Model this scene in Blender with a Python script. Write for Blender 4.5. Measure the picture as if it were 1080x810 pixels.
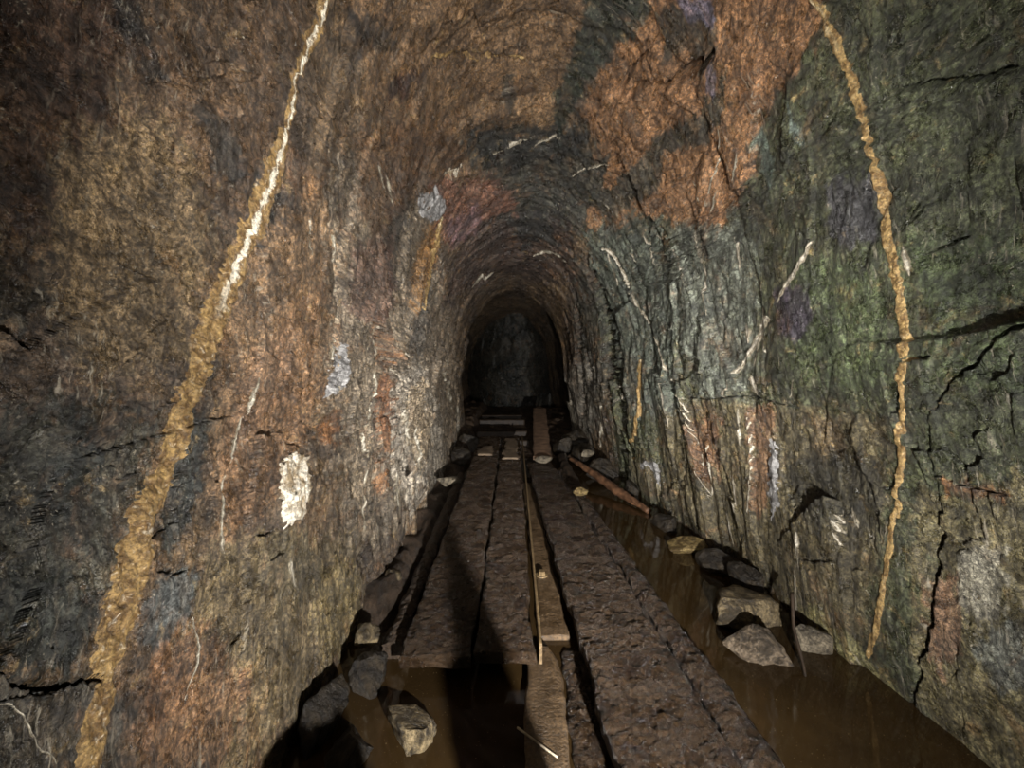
import bpy, bmesh, math, random
import numpy as np
from mathutils import Vector, Matrix

for _o in list(bpy.data.objects): bpy.data.objects.remove(_o)
SC = bpy.context.scene
COL = SC.collection

# ------------------------------------------------------------------ camera, world, lamps, exposure
cam_d = bpy.data.cameras.new('camera'); cam = bpy.data.objects.new('camera', cam_d); COL.objects.link(cam)
cam_d.sensor_width = 36.0; cam_d.lens = 430 / 1080 * 36; cam_d.clip_start = .02; cam_d.clip_end = 100
cam.location = (0, 0, 1.10); cam.rotation_euler = (math.radians(90 - .666), 0, math.radians(-1.332))
SC.camera = cam
SC.view_settings.view_transform = 'Standard'; SC.view_settings.look = 'None'
SC.view_settings.gamma = 1.0; SC.view_settings.use_curve_mapping = False
SC.view_settings.exposure = 0.38
world = bpy.data.worlds.new('world'); SC.world = world; world.use_nodes = True
world.node_tree.nodes['Background'].inputs[0].default_value = (0, 0, 0, 1)     # underground: no sky at all
world.node_tree.nodes['Background'].inputs[1].default_value = 0

def torch(name, loc, aim, watts, angle, blend, radius, colour):
    """a small spot lamp beside the camera"""
    d = bpy.data.lights.new(name, 'SPOT'); o = bpy.data.objects.new(name, d); COL.objects.link(o)
    d.energy = watts; d.spot_size = math.radians(angle); d.spot_blend = blend
    d.shadow_soft_size = radius; d.color = colour
    o.location = loc
    o.rotation_euler = (Vector(aim) - Vector(loc)).to_track_quat('-Z', 'Y').to_euler()
torch('torch_flood', (.42, -.08, .54), (.12, 2.4, .88), 340, 128, 1.0, .018, (1, .965, .925))
torch('torch_hot_spot', (.42, -.08, .54), (.25, 6, 1.25), 620, 60, 1.0, .018, (1, .965, .925))
torch('roof_fill', (.05, -.15, 1.32), (.22, 2.0, 1.90), 215, 98, 1.0, .02, (1, .965, .925))  # added fill lamp, brightens the roof and upper walls


# ----------------------------------------------------------------------------------------------
# The adit as a surface: ring angle A (radians, 0 = right, pi/2 = roof, pi = left) and distance Y
# along the drive (metres).  Heights inside this block are measured from eye level (1.1 m above water).
# ----------------------------------------------------------------------------------------------
EYE = 1.10
_rng = np.random.RandomState(11)
_PERM = np.concatenate([_rng.permutation(256)] * 3).astype(np.int32)
_ANG = _rng.rand(256) * 2 * np.pi
_GX, _GY = np.cos(_ANG).astype(np.float32), np.sin(_ANG).astype(np.float32)
_R1, _R2, _R3, _R4, _R5 = [_rng.rand(256).astype(np.float32) for _ in range(5)]

def noise2(x, y):
    x = np.asarray(x, np.float32); y = np.asarray(y, np.float32)
    xi = np.floor(x).astype(np.int32); yi = np.floor(y).astype(np.int32)
    fx = x - xi; fy = y - yi
    u = fx * fx * fx * (fx * (fx * 6 - 15) + 10); v = fy * fy * fy * (fy * (fy * 6 - 15) + 10)
    a = _PERM[xi & 255]; b = _PERM[(xi + 1) & 255]; yi0 = yi & 255; yi1 = (yi + 1) & 255
    h00 = _PERM[a + yi0]; h10 = _PERM[b + yi0]; h01 = _PERM[a + yi1]; h11 = _PERM[b + yi1]
    n00 = _GX[h00] * fx + _GY[h00] * fy
    n10 = _GX[h10] * (fx - 1) + _GY[h10] * fy
    n01 = _GX[h01] * fx + _GY[h01] * (fy - 1)
    n11 = _GX[h11] * (fx - 1) + _GY[h11] * (fy - 1)
    p = n00 + u * (n10 - n00); q = n01 + u * (n11 - n01)
    return (p + v * (q - p)) * 1.4

def facets(x, y, seed):
    """fractured faces: every cell of a jittered grid is a small tilted plane"""
    xi = np.floor(x).astype(np.int32); yi = np.floor(y).astype(np.int32)
    best = np.full(x.shape, 1e9, np.float32); out = np.zeros(x.shape, np.float32)
    for dx in (-1, 0, 1):
        for dy in (-1, 0, 1):
            cx = xi + dx; cy = yi + dy
            h = _PERM[_PERM[(cx + seed) & 255] + (cy & 255)]
            px = x - (cx + _R1[h]); py = y - (cy + _R2[h])
            d = px * px + py * py
            m = d < best
            best = np.where(m, d, best)
            out = np.where(m, (_R3[h] - .5) * px + (_R4[h] - .5) * py + (_R5[h] - .5) * .45, out)
    return out

def smooth(x, a, b):
    t = np.clip((x - a) / (b - a), 0, 1)
    return t * t * (3 - 2 * t)

KY = [-4, 0.3, 1.2, 2.2, 2.9, 3.7, 5.5, 7.35, 7.9, 9.0, 12.2]
KH = [1.9, 1.9, 1.95, 1.92, 1.80, 1.57, 1.52, 1.60, 1.85, 2.0, 1.9]
KL = [.95, .95, .93, .91, .92, .96, .92, .93, 1.25, 1.6, 1.5]
KR = [1.0, 1.0, 1.0, .99, .98, .97, .92, .90, 1.15, 1.5, 1.4]
XC = 0.21
def profile(A, Y):
    H = np.interp(Y, KY, KH); wl = np.interp(Y, KY, KL); wr = np.interp(Y, KY, KR)
    c = np.cos(A); s = np.sin(A)
    atop = np.arctan2(H, XC)
    w = np.where(A > atop, wl, wr)
    qa = (c / w) ** 2 + (s / H) ** 2; qb = -2 * XC * c / w ** 2; qc = XC ** 2 / w ** 2 - 1
    up = (-qb + np.sqrt(np.maximum(qb * qb - 4 * qa * qc, 0))) / (2 * qa)
    den_r = c + .17 * wr * s; den_l = c + .08 * wl * s
    lo_r = (XC + wr) / np.where(np.abs(den_r) < 1e-3, 1e-3, den_r)
    lo_l = (XC - wl) / np.where(np.abs(den_l) < 1e-3, -1e-3, den_l)
    return np.where(A < 0, lo_r, np.where(A > np.pi, lo_l, up))

def relief(A, Y):
    s = A * 1.2
    left = smooth(A, 1.9, 2.6)
    wy = Y + .10 * noise2(s * .9 + 7, Y * .9) + .03 * noise2(s * 2.7, Y * 2.7 + 31) + left * .10 * (s - 3.4)
    ws = s + .12 * noise2(s * 1.1 + 50, Y * 1.1 + 9)
    d = .060 * noise2(s * .75 + 3, Y * .75 + 3) + .035 * noise2(s * 1.9, Y * 1.9 + 70)
    # how broken the rock is: tight and ragged round the brow and the inner drive, flatter faces near the mouth
    rag = .38 + .50 * smooth(Y, 1.7, 2.6) + .30 * smooth(noise2(s * 1.3 + 20, Y * 1.3), -.1, .4)
    rag = rag + .75 * left * np.exp(-((Y - 2.7) / .9) ** 2)
    rag = rag + .60 * np.exp(-((A - .95) / .35) ** 2) * np.exp(-((Y - 2.6) / 1.1) ** 2)
    d += (.40 + .75 * rag) * .105 * facets(ws * 1.5, wy * 2.6, 5)
    d += smooth(Y, 1.45, 1.9) * .075 * facets(ws * .8 + 2, wy * 2.1 + 5, 120)
    # the roof near the mouth breaks into blocks instead of thin leaves
    blk = smooth(A, .50, .72) * (1 - smooth(A, 2.0, 2.35)) * (1 - smooth(Y, 2.9, 3.7))
    wy2 = wy * (1 - .55 * blk) + .3 * blk * noise2(s * 3, Y * 3); ws2 = ws * (1 + .35 * blk)
    d += blk * (.055 * facets(ws * 2.6 + wy, wy * 2.4 - ws * .8, 33) + .03 * facets(ws * 6 + wy, wy * 6 - ws, 13))
    wy = wy2; ws = ws2
    d += rag * (.040 * facets(ws * 4.6 + 3, wy * 9.5, 90) + .020 * facets(ws * 11 + 3, wy * 21, 40) + .009 * facets(ws * 27 + 3, wy * 44, 71))
    d += rag * (1 - .7 * blk) * (.012 * noise2(wy * 11, ws * 1.5 + 4) + .009 * (np.abs(noise2(wy * 24 + 9, ws * 2.6)) - .25) + .0045 * noise2(wy * 52, ws * 5))
    d += .0035 * noise2(s * 24, Y * 24) + .0025 * noise2(s * 55, Y * 55)
    d = d * (1 - .30 * smooth(Y, 4.5, 7))
    return d

A0, A1, NC = math.radians(-50), math.radians(245), 1300
YR = np.concatenate([np.linspace(-3.5, .40, 45)[:-1],
                     np.exp(np.linspace(math.log(.40), math.log(7.95), 640)),
                     np.linspace(8.0, 15, 70)])
def wall_grid():
    Y, A = np.meshgrid(YR, np.linspace(A0, A1, NC), indexing='ij')
    return Y, A, profile(A, Y), relief(A, Y)
def to_xyz(Y, A, R):
    return np.stack([R * np.cos(A), Y, R * np.sin(A) + EYE], -1)

# ------------------------------------------------------------------ surveyed marks on the walls, as (ring angle, distance) pairs
PAINT = [
  ((104, 82, 60), 0.044, 0.055, 0.8, [(2.496, 0.607), (2.449, 0.651), (2.393, 0.711), (2.334, 0.774), (2.267, 0.854), (2.195, 0.982), (2.112, 1.099), (2.013, 1.276), (2.104, 1.258), (2.207, 1.218), (2.322, 1.207), (2.453, 1.162), (2.611, 1.135), (2.726, 1.005), (2.825, 0.911), (2.897, 0.807), (2.893, 0.682), (2.881, 0.612), (2.794, 0.609), (2.71, 0.612), (2.631, 0.615), (2.56, 0.615)]),
  ((70, 50, 40), 0.054, 0.054, 0.7, [(2.488, 0.587), (2.441, 0.627), (2.393, 0.675), (2.334, 0.742), (2.393, 0.756), (2.461, 0.77), (2.54, 0.777), (2.675, 0.742), (2.81, 0.688), (2.877, 0.59), (2.798, 0.59), (2.726, 0.593), (2.663, 0.593), (2.599, 0.593), (2.54, 0.59)]),  # reddish brown, with the dim upper corner's shade also put into the colour
  ((134, 114, 84), 0.072, 0.072, 0.8, [(2.655, 0.691), (2.568, 0.777), (2.465, 0.89), (2.524, 0.937), (2.588, 0.991), (2.675, 1.054), (2.873, 1.034), (3.079, 0.973), (3.115, 0.83), (3.139, 0.725), (3.031, 0.698), (2.94, 0.682), (2.837, 0.675), (2.742, 0.685)]),
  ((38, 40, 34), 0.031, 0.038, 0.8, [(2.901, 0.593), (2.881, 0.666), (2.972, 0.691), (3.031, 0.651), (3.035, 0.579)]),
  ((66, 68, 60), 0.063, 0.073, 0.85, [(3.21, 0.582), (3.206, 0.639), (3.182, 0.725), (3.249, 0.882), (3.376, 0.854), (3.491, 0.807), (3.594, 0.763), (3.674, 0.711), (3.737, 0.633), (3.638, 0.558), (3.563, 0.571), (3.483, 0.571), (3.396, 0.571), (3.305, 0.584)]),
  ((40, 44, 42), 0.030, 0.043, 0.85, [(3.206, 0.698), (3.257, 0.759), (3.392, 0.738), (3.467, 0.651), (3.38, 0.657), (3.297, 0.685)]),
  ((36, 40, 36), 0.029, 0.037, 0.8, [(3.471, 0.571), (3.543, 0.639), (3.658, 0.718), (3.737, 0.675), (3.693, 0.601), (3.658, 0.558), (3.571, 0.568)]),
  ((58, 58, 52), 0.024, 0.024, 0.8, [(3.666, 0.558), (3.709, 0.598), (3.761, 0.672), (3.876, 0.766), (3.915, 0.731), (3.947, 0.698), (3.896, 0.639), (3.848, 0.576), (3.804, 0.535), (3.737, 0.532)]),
  ((56, 62, 60), 0.023, 0.028, 0.9, [(3.388, 0.916), (3.226, 0.987), (3.277, 1.034), (3.499, 0.973), (3.582, 0.916), (3.634, 0.858), (3.559, 0.858)]),
  ((92, 100, 100), 0.023, 0.028, 0.85, [(3.662, 0.854), (3.709, 0.946), (3.789, 0.894), (3.812, 0.811), (3.769, 0.77), (3.693, 0.799)]),
  ((54, 58, 58), 0.029, 0.036, 0.85, [(2.453, 1.13), (2.381, 1.247), (2.599, 1.258), (2.794, 1.35), (2.861, 1.313), (2.746, 1.229), (2.595, 1.135)]),
  ((60, 60, 58), 0.015, 0.015, 0.75, [(2.366, 0.731), (2.342, 0.766), (2.374, 0.803), (2.409, 0.866), (2.441, 0.846), (2.417, 0.774)]),
  ((48, 52, 50), 0.021, 0.021, 0.7, [(2.409, 0.933), (2.381, 1.01), (2.469, 1.12), (2.512, 1.094), (2.516, 1.001)]),
  ((138, 110, 80), 0.059, 0.075, 0.8, [(2.794, 1.058), (2.663, 1.146), (2.524, 1.253), (2.354, 1.435), (2.389, 1.706), (2.552, 1.738), (2.75, 1.738), (3.0, 1.706), (3.242, 1.674), (3.499, 1.435), (3.574, 1.173), (3.626, 1.001), (3.448, 1.039), (3.234, 1.063), (3.087, 1.058), (2.932, 1.073)]),
  ((130, 100, 72), 0.049, 0.065, 0.85, [(2.845, 1.306), (2.639, 1.643), (2.885, 1.613), (3.135, 1.561), (3.388, 1.546), (3.63, 1.229), (3.67, 1.02), (3.475, 1.078), (3.357, 1.173), (3.218, 1.264), (3.047, 1.313)]),
  ((150, 118, 90), 0.030, 0.038, 0.7, [(3.063, 1.168), (2.917, 1.408), (3.19, 1.356), (3.349, 1.229), (3.471, 1.109), (3.432, 1.049), (3.261, 1.12)]),
  ((118, 104, 76), 0.053, 0.067, 0.8, [(3.658, 0.964), (3.741, 1.258), (3.971, 1.908), (4.09, 1.9), (4.181, 1.856), (4.177, 1.561), (4.177, 1.356), (4.153, 1.157), (4.137, 1.005), (4.05, 0.866), (3.975, 0.745), (3.943, 0.792), (3.907, 0.846), (3.86, 0.89), (3.769, 0.916)]),
  ((124, 92, 66), 0.038, 0.053, 0.8, [(3.792, 0.807), (3.836, 0.955), (4.026, 1.073), (4.062, 1.01), (4.09, 0.933), (3.975, 0.745), (3.923, 0.766), (3.86, 0.788)]),
  ((84, 78, 62), 0.040, 0.054, 0.6, [(3.721, 1.207), (3.824, 1.475), (4.007, 1.532), (3.943, 1.229), (3.816, 1.104)]),
  ((140, 124, 84), 0.033, 0.046, 0.6, [(3.943, 1.517), (4.054, 1.908), (4.137, 1.804), (4.201, 1.73), (4.165, 1.489), (4.05, 1.408)]),
  ((136, 123, 104), 0.109, 0.146, 0.85, [(2.251, 1.517), (2.088, 1.873), (2.049, 2.269), (1.989, 2.99), (2.084, 3.441), (2.278, 4.409), (2.817, 5.624), (3.919, 6.909), (4.221, 12.261), (4.129, 2.711), (4.042, 1.944), (3.82, 1.706), (3.626, 1.698), (3.388, 1.722), (3.15, 1.69), (2.837, 1.706), (2.595, 1.69), (2.401, 1.643)]),
  ((132, 88, 48), 0.048, 0.080, 0.8, [(2.659, 2.038), (2.584, 2.115), (2.905, 2.269), (3.305, 2.587), (3.674, 2.575), (3.923, 2.217), (3.88, 2.135), (3.662, 2.206), (3.353, 2.227), (2.976, 2.248)]),
  ((128, 84, 44), 0.027, 0.037, 0.8, [(3.349, 1.598), (3.333, 1.763), (3.519, 1.714), (3.487, 1.59)]),
  ((158, 108, 48), 0.028, 0.035, 0.8, [(2.001, 2.921), (1.914, 3.178), (2.092, 3.393), (2.358, 3.268), (2.27, 3.047)]),
  ((70, 66, 62), 0.031, 0.042, 0.8, [(2.037, 2.047), (1.989, 2.145), (2.092, 2.527), (2.504, 2.334), (2.457, 2.135), (2.199, 2.125)]),
  ((78, 76, 72), 0.096, 0.096, 0.75, [(2.342, 2.908), (2.136, 3.193), (2.453, 4.11), (3.166, 3.33), (2.829, 3.208)]),
  ((132, 90, 62), 0.066, 0.066, 0.7, [(3.142, 2.176), (3.091, 2.611), (3.487, 2.587), (3.658, 2.217)]),
  ((172, 162, 146), 0.096, 0.115, 0.9, [(3.123, 2.611), (2.909, 3.743), (3.709, 4.933), (4.141, 4.472), (4.094, 2.736), (3.872, 2.468), (3.547, 2.563)]),
  ((122, 108, 90), 0.141, 0.176, 0.8, [(2.397, 3.886), (2.029, 4.267), (2.263, 5.597), (2.944, 6.501), (3.911, 7.24), (4.062, 5.494), (3.408, 4.389), (2.782, 4.247)]),
  ((126, 99, 70), 0.050, 0.063, 0.95, [(1.985, 1.264), (1.878, 1.421), (1.775, 1.62), (1.656, 1.779), (1.541, 1.9), (1.426, 1.926), (1.311, 1.847), (1.323, 2.165), (1.335, 2.575), (1.327, 2.894), (1.525, 3.047), (1.739, 2.867), (1.918, 2.227), (2.052, 1.83), (2.021, 1.628), (1.981, 1.51)]),
  ((96, 70, 46), 0.042, 0.068, 0.8, [(2.084, 1.659), (1.918, 2.038), (1.759, 2.468), (1.712, 3.018), (2.001, 2.445), (2.322, 2.057), (2.263, 1.796), (2.163, 1.771)]),
  ((40, 38, 34), 0.021, 0.031, 0.85, [(1.981, 1.375), (1.878, 1.546), (1.882, 1.69), (1.953, 1.561), (1.981, 1.435)]),
  ((70, 44, 34), 0.018, 0.025, 0.85, [(1.918, 1.754), (1.842, 1.873), (1.894, 1.935), (1.965, 1.771)]),
  ((52, 56, 50), 0.068, 0.078, 0.9, [(1.731, 2.648), (1.513, 2.84), (1.311, 2.749), (1.117, 2.801), (0.959, 3.346), (1.351, 4.864), (1.628, 4.11), (1.66, 3.193)]),
  ((66, 52, 46), 0.066, 0.083, 0.85, [(1.747, 3.623), (1.47, 3.886), (1.153, 3.708), (0.879, 4.708), (1.264, 6.292), (1.894, 5.468), (2.278, 4.409), (1.969, 3.85)]),
  ((40, 42, 40), 0.039, 0.052, 0.85, [(1.541, 3.886), (1.299, 3.85), (1.145, 4.267), (1.414, 5.003)]),
  ((126, 88, 70), 0.034, 0.039, 0.9, [(1.934, 2.575), (1.767, 2.99), (1.509, 3.49), (1.482, 3.85), (1.747, 3.623), (1.93, 3.606), (2.017, 3.119)]),
  ((106, 84, 88), 0.037, 0.043, 0.8, [(1.938, 3.193), (1.708, 3.409), (1.716, 3.868), (1.93, 3.606)]),
  ((38, 38, 34), 0.025, 0.033, 0.9, [(1.712, 2.685), (1.613, 2.775), (1.45, 2.99), (1.311, 2.788), (1.216, 2.762), (1.303, 3.134), (1.517, 3.299), (1.676, 2.976)]),
  ((60, 44, 36), 0.012, 0.018, 0.85, [(1.957, 1.746), (1.894, 1.779), (1.783, 2.038), (1.803, 1.981), (1.898, 1.882), (1.934, 1.864)]),
  ((164, 132, 96), 0.018, 0.029, 0.7, [(1.529, 2.673), (1.327, 2.611), (1.284, 2.762), (1.454, 2.908)]),
  ((46, 48, 42), 0.013, 0.020, 0.8, [(1.577, 2.468), (1.533, 2.492), (1.517, 2.673), (1.561, 2.66)]),
  ((172, 150, 118), 0.051, 0.082, 0.7, [(3.269, 2.854), (3.115, 3.814), (3.888, 4.188), (3.995, 3.208), (3.769, 3.09)]),
  ((98, 74, 62), 0.036, 0.048, 0.8, [(2.413, 1.779), (2.203, 2.345), (2.504, 2.334), (2.738, 2.096), (2.738, 1.821)]),
  ((150, 112, 66), 0.036, 0.058, 0.75, [(2.08, 2.775), (1.981, 3.018), (2.215, 3.361), (2.536, 3.09), (2.377, 2.99)]),
  ((74, 78, 56), 0.042, 0.056, 0.97, [(0.634, 0.842), (0.673, 0.903), (0.721, 0.973), (0.768, 1.049), (0.828, 1.125), (0.887, 1.224), (0.832, 1.337), (0.816, 1.469), (0.792, 1.659), (0.685, 1.787), (0.634, 2.009), (0.681, 2.227), (0.812, 2.599), (1.081, 3.606), (0.618, 4.73), (0.221, 4.62), (-0.187, 4.472), (-0.544, 4.642), (-0.782, 4.73), (-0.706, 3.178), (-0.659, 2.527), (-0.663, 2.155), (-0.671, 1.908), (-0.674, 1.666), (-0.686, 1.532), (-0.686, 1.395), (-0.69, 1.264), (-0.698, 1.151), (-0.635, 0.987), (-0.583, 0.978), (-0.524, 0.973), (-0.456, 0.964), (-0.385, 0.937), (-0.318, 0.937), (-0.242, 0.924), (-0.163, 0.903), (-0.084, 0.878), (-0.001, 0.87), (0.079, 0.866), (0.158, 0.907), (0.237, 0.89), (0.316, 0.89), (0.388, 0.878), (0.455, 0.87), (0.523, 0.87), (0.578, 0.866)]),
  ((156, 116, 80), 0.019, 0.038, 0.95, [(1.204, 1.754), (1.089, 1.583), (0.99, 1.428), (0.899, 1.253), (0.828, 1.313), (0.812, 1.469), (0.792, 1.659), (0.677, 1.796), (0.61, 2.057), (0.673, 2.389), (0.812, 2.599), (0.927, 3.377), (1.097, 3.522), (1.097, 2.84), (1.287, 2.623), (1.252, 2.217), (1.224, 1.926)]),
  ((44, 52, 42), 0.017, 0.023, 0.95, [(1.347, 1.9), (1.184, 1.722), (1.204, 2.066), (1.252, 2.217), (1.291, 2.423), (1.323, 2.775), (1.335, 3.004), (1.398, 2.66), (1.363, 2.334)]),
  ((50, 56, 48), 0.021, 0.028, 0.9, [(1.058, 3.033), (1.006, 2.312), (0.939, 1.981), (0.943, 1.714), (0.879, 1.763), (0.855, 2.028), (0.943, 2.323), (0.887, 2.503), (0.97, 3.315), (1.224, 3.346)]),
  ((48, 54, 46), 0.015, 0.020, 0.85, [(1.173, 1.838), (1.038, 1.643), (0.982, 1.698), (0.99, 1.891), (1.073, 1.873), (1.097, 2.009)]),
  ((120, 116, 134), 0.009, 0.011, 0.9, [(1.165, 1.754), (1.058, 1.628), (1.026, 1.666), (1.089, 1.763)]),
  ((112, 108, 124), 0.008, 0.008, 0.85, [(0.994, 1.779), (0.97, 1.73), (0.923, 1.804), (0.955, 1.847)]),
  ((166, 122, 84), 0.012, 0.020, 0.75, [(0.935, 1.59), (0.879, 1.561), (0.836, 1.635), (0.879, 1.69)]),
  ((158, 120, 86), 0.017, 0.031, 0.7, [(0.907, 2.367), (0.812, 2.047), (0.685, 1.838), (0.622, 2.057), (0.725, 2.356)]),
  ((160, 118, 82), 0.022, 0.029, 0.8, [(0.733, 2.115), (0.645, 1.926), (0.63, 2.066), (0.582, 2.28), (0.661, 2.334)]),
  ((108, 122, 112), 0.014, 0.017, 0.8, [(0.78, 1.666), (0.685, 1.628), (0.614, 1.666), (0.681, 1.722), (0.748, 1.714)]),
  ((112, 124, 116), 0.010, 0.012, 0.8, [(0.768, 1.469), (0.661, 1.435), (0.645, 1.455), (0.709, 1.482)]),
  ((82, 80, 86), 0.025, 0.030, 0.8, [(0.55, 1.395), (0.499, 1.229), (0.372, 1.241), (0.356, 1.337), (0.423, 1.428)]),
  ((116, 120, 108), 0.059, 0.076, 0.85, [(0.744, 2.575), (0.602, 1.954), (0.503, 1.804), (0.336, 1.926), (0.134, 1.981), (-0.084, 2.028), (-0.092, 2.445), (0.118, 2.551), (0.376, 2.762), (0.586, 2.788)]),
  ((86, 96, 66), 0.045, 0.056, 0.85, [(0.404, 1.635), (0.34, 1.395), (0.289, 1.235), (0.142, 1.235), (0.003, 1.212), (-0.028, 1.462), (0.035, 1.69), (0.225, 1.643)]),
  ((72, 82, 56), 0.032, 0.040, 0.8, [(0.336, 1.157), (0.301, 1.029), (0.277, 0.907), (0.201, 0.92), (0.122, 0.92), (0.043, 0.89), (-0.036, 0.89), (-0.024, 0.991), (-0.005, 1.114), (0.11, 1.135), (0.221, 1.146)]),
  ((78, 70, 82), 0.019, 0.022, 0.9, [(0.316, 1.754), (0.305, 1.539), (0.194, 1.503), (0.13, 1.605), (0.162, 1.73)]),
  ((108, 97, 72), 0.043, 0.055, 0.85, [(-0.131, 3.119), (-0.112, 2.515), (-0.092, 2.047), (-0.088, 1.746), (-0.088, 1.469), (-0.1, 1.247), (-0.242, 1.319), (-0.377, 1.356), (-0.524, 1.421), (-0.651, 1.489), (-0.682, 1.698), (-0.674, 1.926), (-0.663, 2.165), (-0.651, 2.527), (-0.686, 3.223), (-0.449, 3.315)]),
  ((128, 96, 70), 0.021, 0.028, 0.85, [(-0.096, 2.019), (-0.092, 1.856), (-0.254, 1.926), (-0.405, 1.954), (-0.492, 2.057), (-0.5, 2.145), (-0.314, 2.076)]),
  ((126, 84, 56), 0.044, 0.052, 0.7, [(0.221, 3.832), (0.122, 3.457), (-0.223, 3.589), (-0.306, 3.832)]),
  ((124, 86, 60), 0.036, 0.040, 0.7, [(-0.215, 2.685), (-0.171, 2.28), (-0.417, 2.457), (-0.496, 2.66)]),
  ((120, 110, 80), 0.032, 0.039, 0.85, [(-0.27, 1.241), (-0.219, 1.058), (-0.179, 0.924), (-0.258, 0.942), (-0.338, 0.955), (-0.409, 0.978), (-0.476, 0.987), (-0.54, 0.991), (-0.599, 0.996), (-0.655, 1.01), (-0.698, 1.151), (-0.682, 1.241), (-0.671, 1.337), (-0.587, 1.294), (-0.492, 1.276), (-0.385, 1.264)]),
  ((140, 108, 86), 0.019, 0.027, 0.8, [(-0.445, 1.241), (-0.397, 1.146), (-0.524, 1.141), (-0.595, 1.229), (-0.564, 1.258)]),
  ((150, 146, 132), 0.018, 0.026, 0.75, [(-0.361, 1.141), (-0.314, 1.01), (-0.429, 1.039), (-0.48, 1.104), (-0.449, 1.146)]),
  ((142, 96, 62), 0.016, 0.016, 0.7, [(-0.223, 1.141), (-0.215, 0.973), (-0.238, 0.987), (-0.25, 1.13)]),
  ((100, 106, 104), 0.023, 0.026, 0.7, [(-0.52, 1.125), (-0.437, 1.02), (-0.492, 0.991), (-0.567, 1.044)]),
  ((108, 90, 66), 0.029, 0.035, 0.7, [(-0.124, 1.666), (-0.112, 1.482), (-0.219, 1.503), (-0.266, 1.659)]),
  ((60, 58, 48), 0.027, 0.038, 0.8, [(-0.266, 1.864), (-0.231, 1.583), (-0.199, 1.325), (-0.377, 1.356), (-0.453, 1.62), (-0.409, 1.83)]),
  ((146, 140, 96), 0.013, 0.019, 0.8, [(-0.627, 1.674), (-0.651, 1.489), (-0.674, 1.337), (-0.698, 1.421), (-0.69, 1.561), (-0.655, 1.813)]),
  ((92, 98, 88), 0.064, 0.090, 0.85, [(1.062, 3.691), (0.8, 2.623), (0.622, 2.801), (0.364, 2.673), (0.094, 2.711), (-0.159, 2.723), (-0.298, 3.778), (0.094, 4.11), (0.479, 4.267), (0.828, 4.227)]),
  ((60, 62, 54), 0.083, 0.104, 0.8, [(1.062, 4.208), (0.824, 4.287), (0.352, 4.62), (-0.187, 4.472), (-0.651, 5.921), (-0.266, 5.976), (0.273, 5.838), (0.78, 5.468)]),
  ((136, 130, 118), 0.090, 0.113, 0.85, [(0.122, 7.24), (0.225, 5.145), (-0.449, 5.097), (-0.651, 5.921), (-0.698, 11.957)]),
  ((122, 112, 88), 0.043, 0.054, 0.8, [(-0.548, 3.997), (-0.5, 3.393), (-0.627, 3.223), (-0.674, 3.49), (-0.698, 4.072)]),
]
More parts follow.
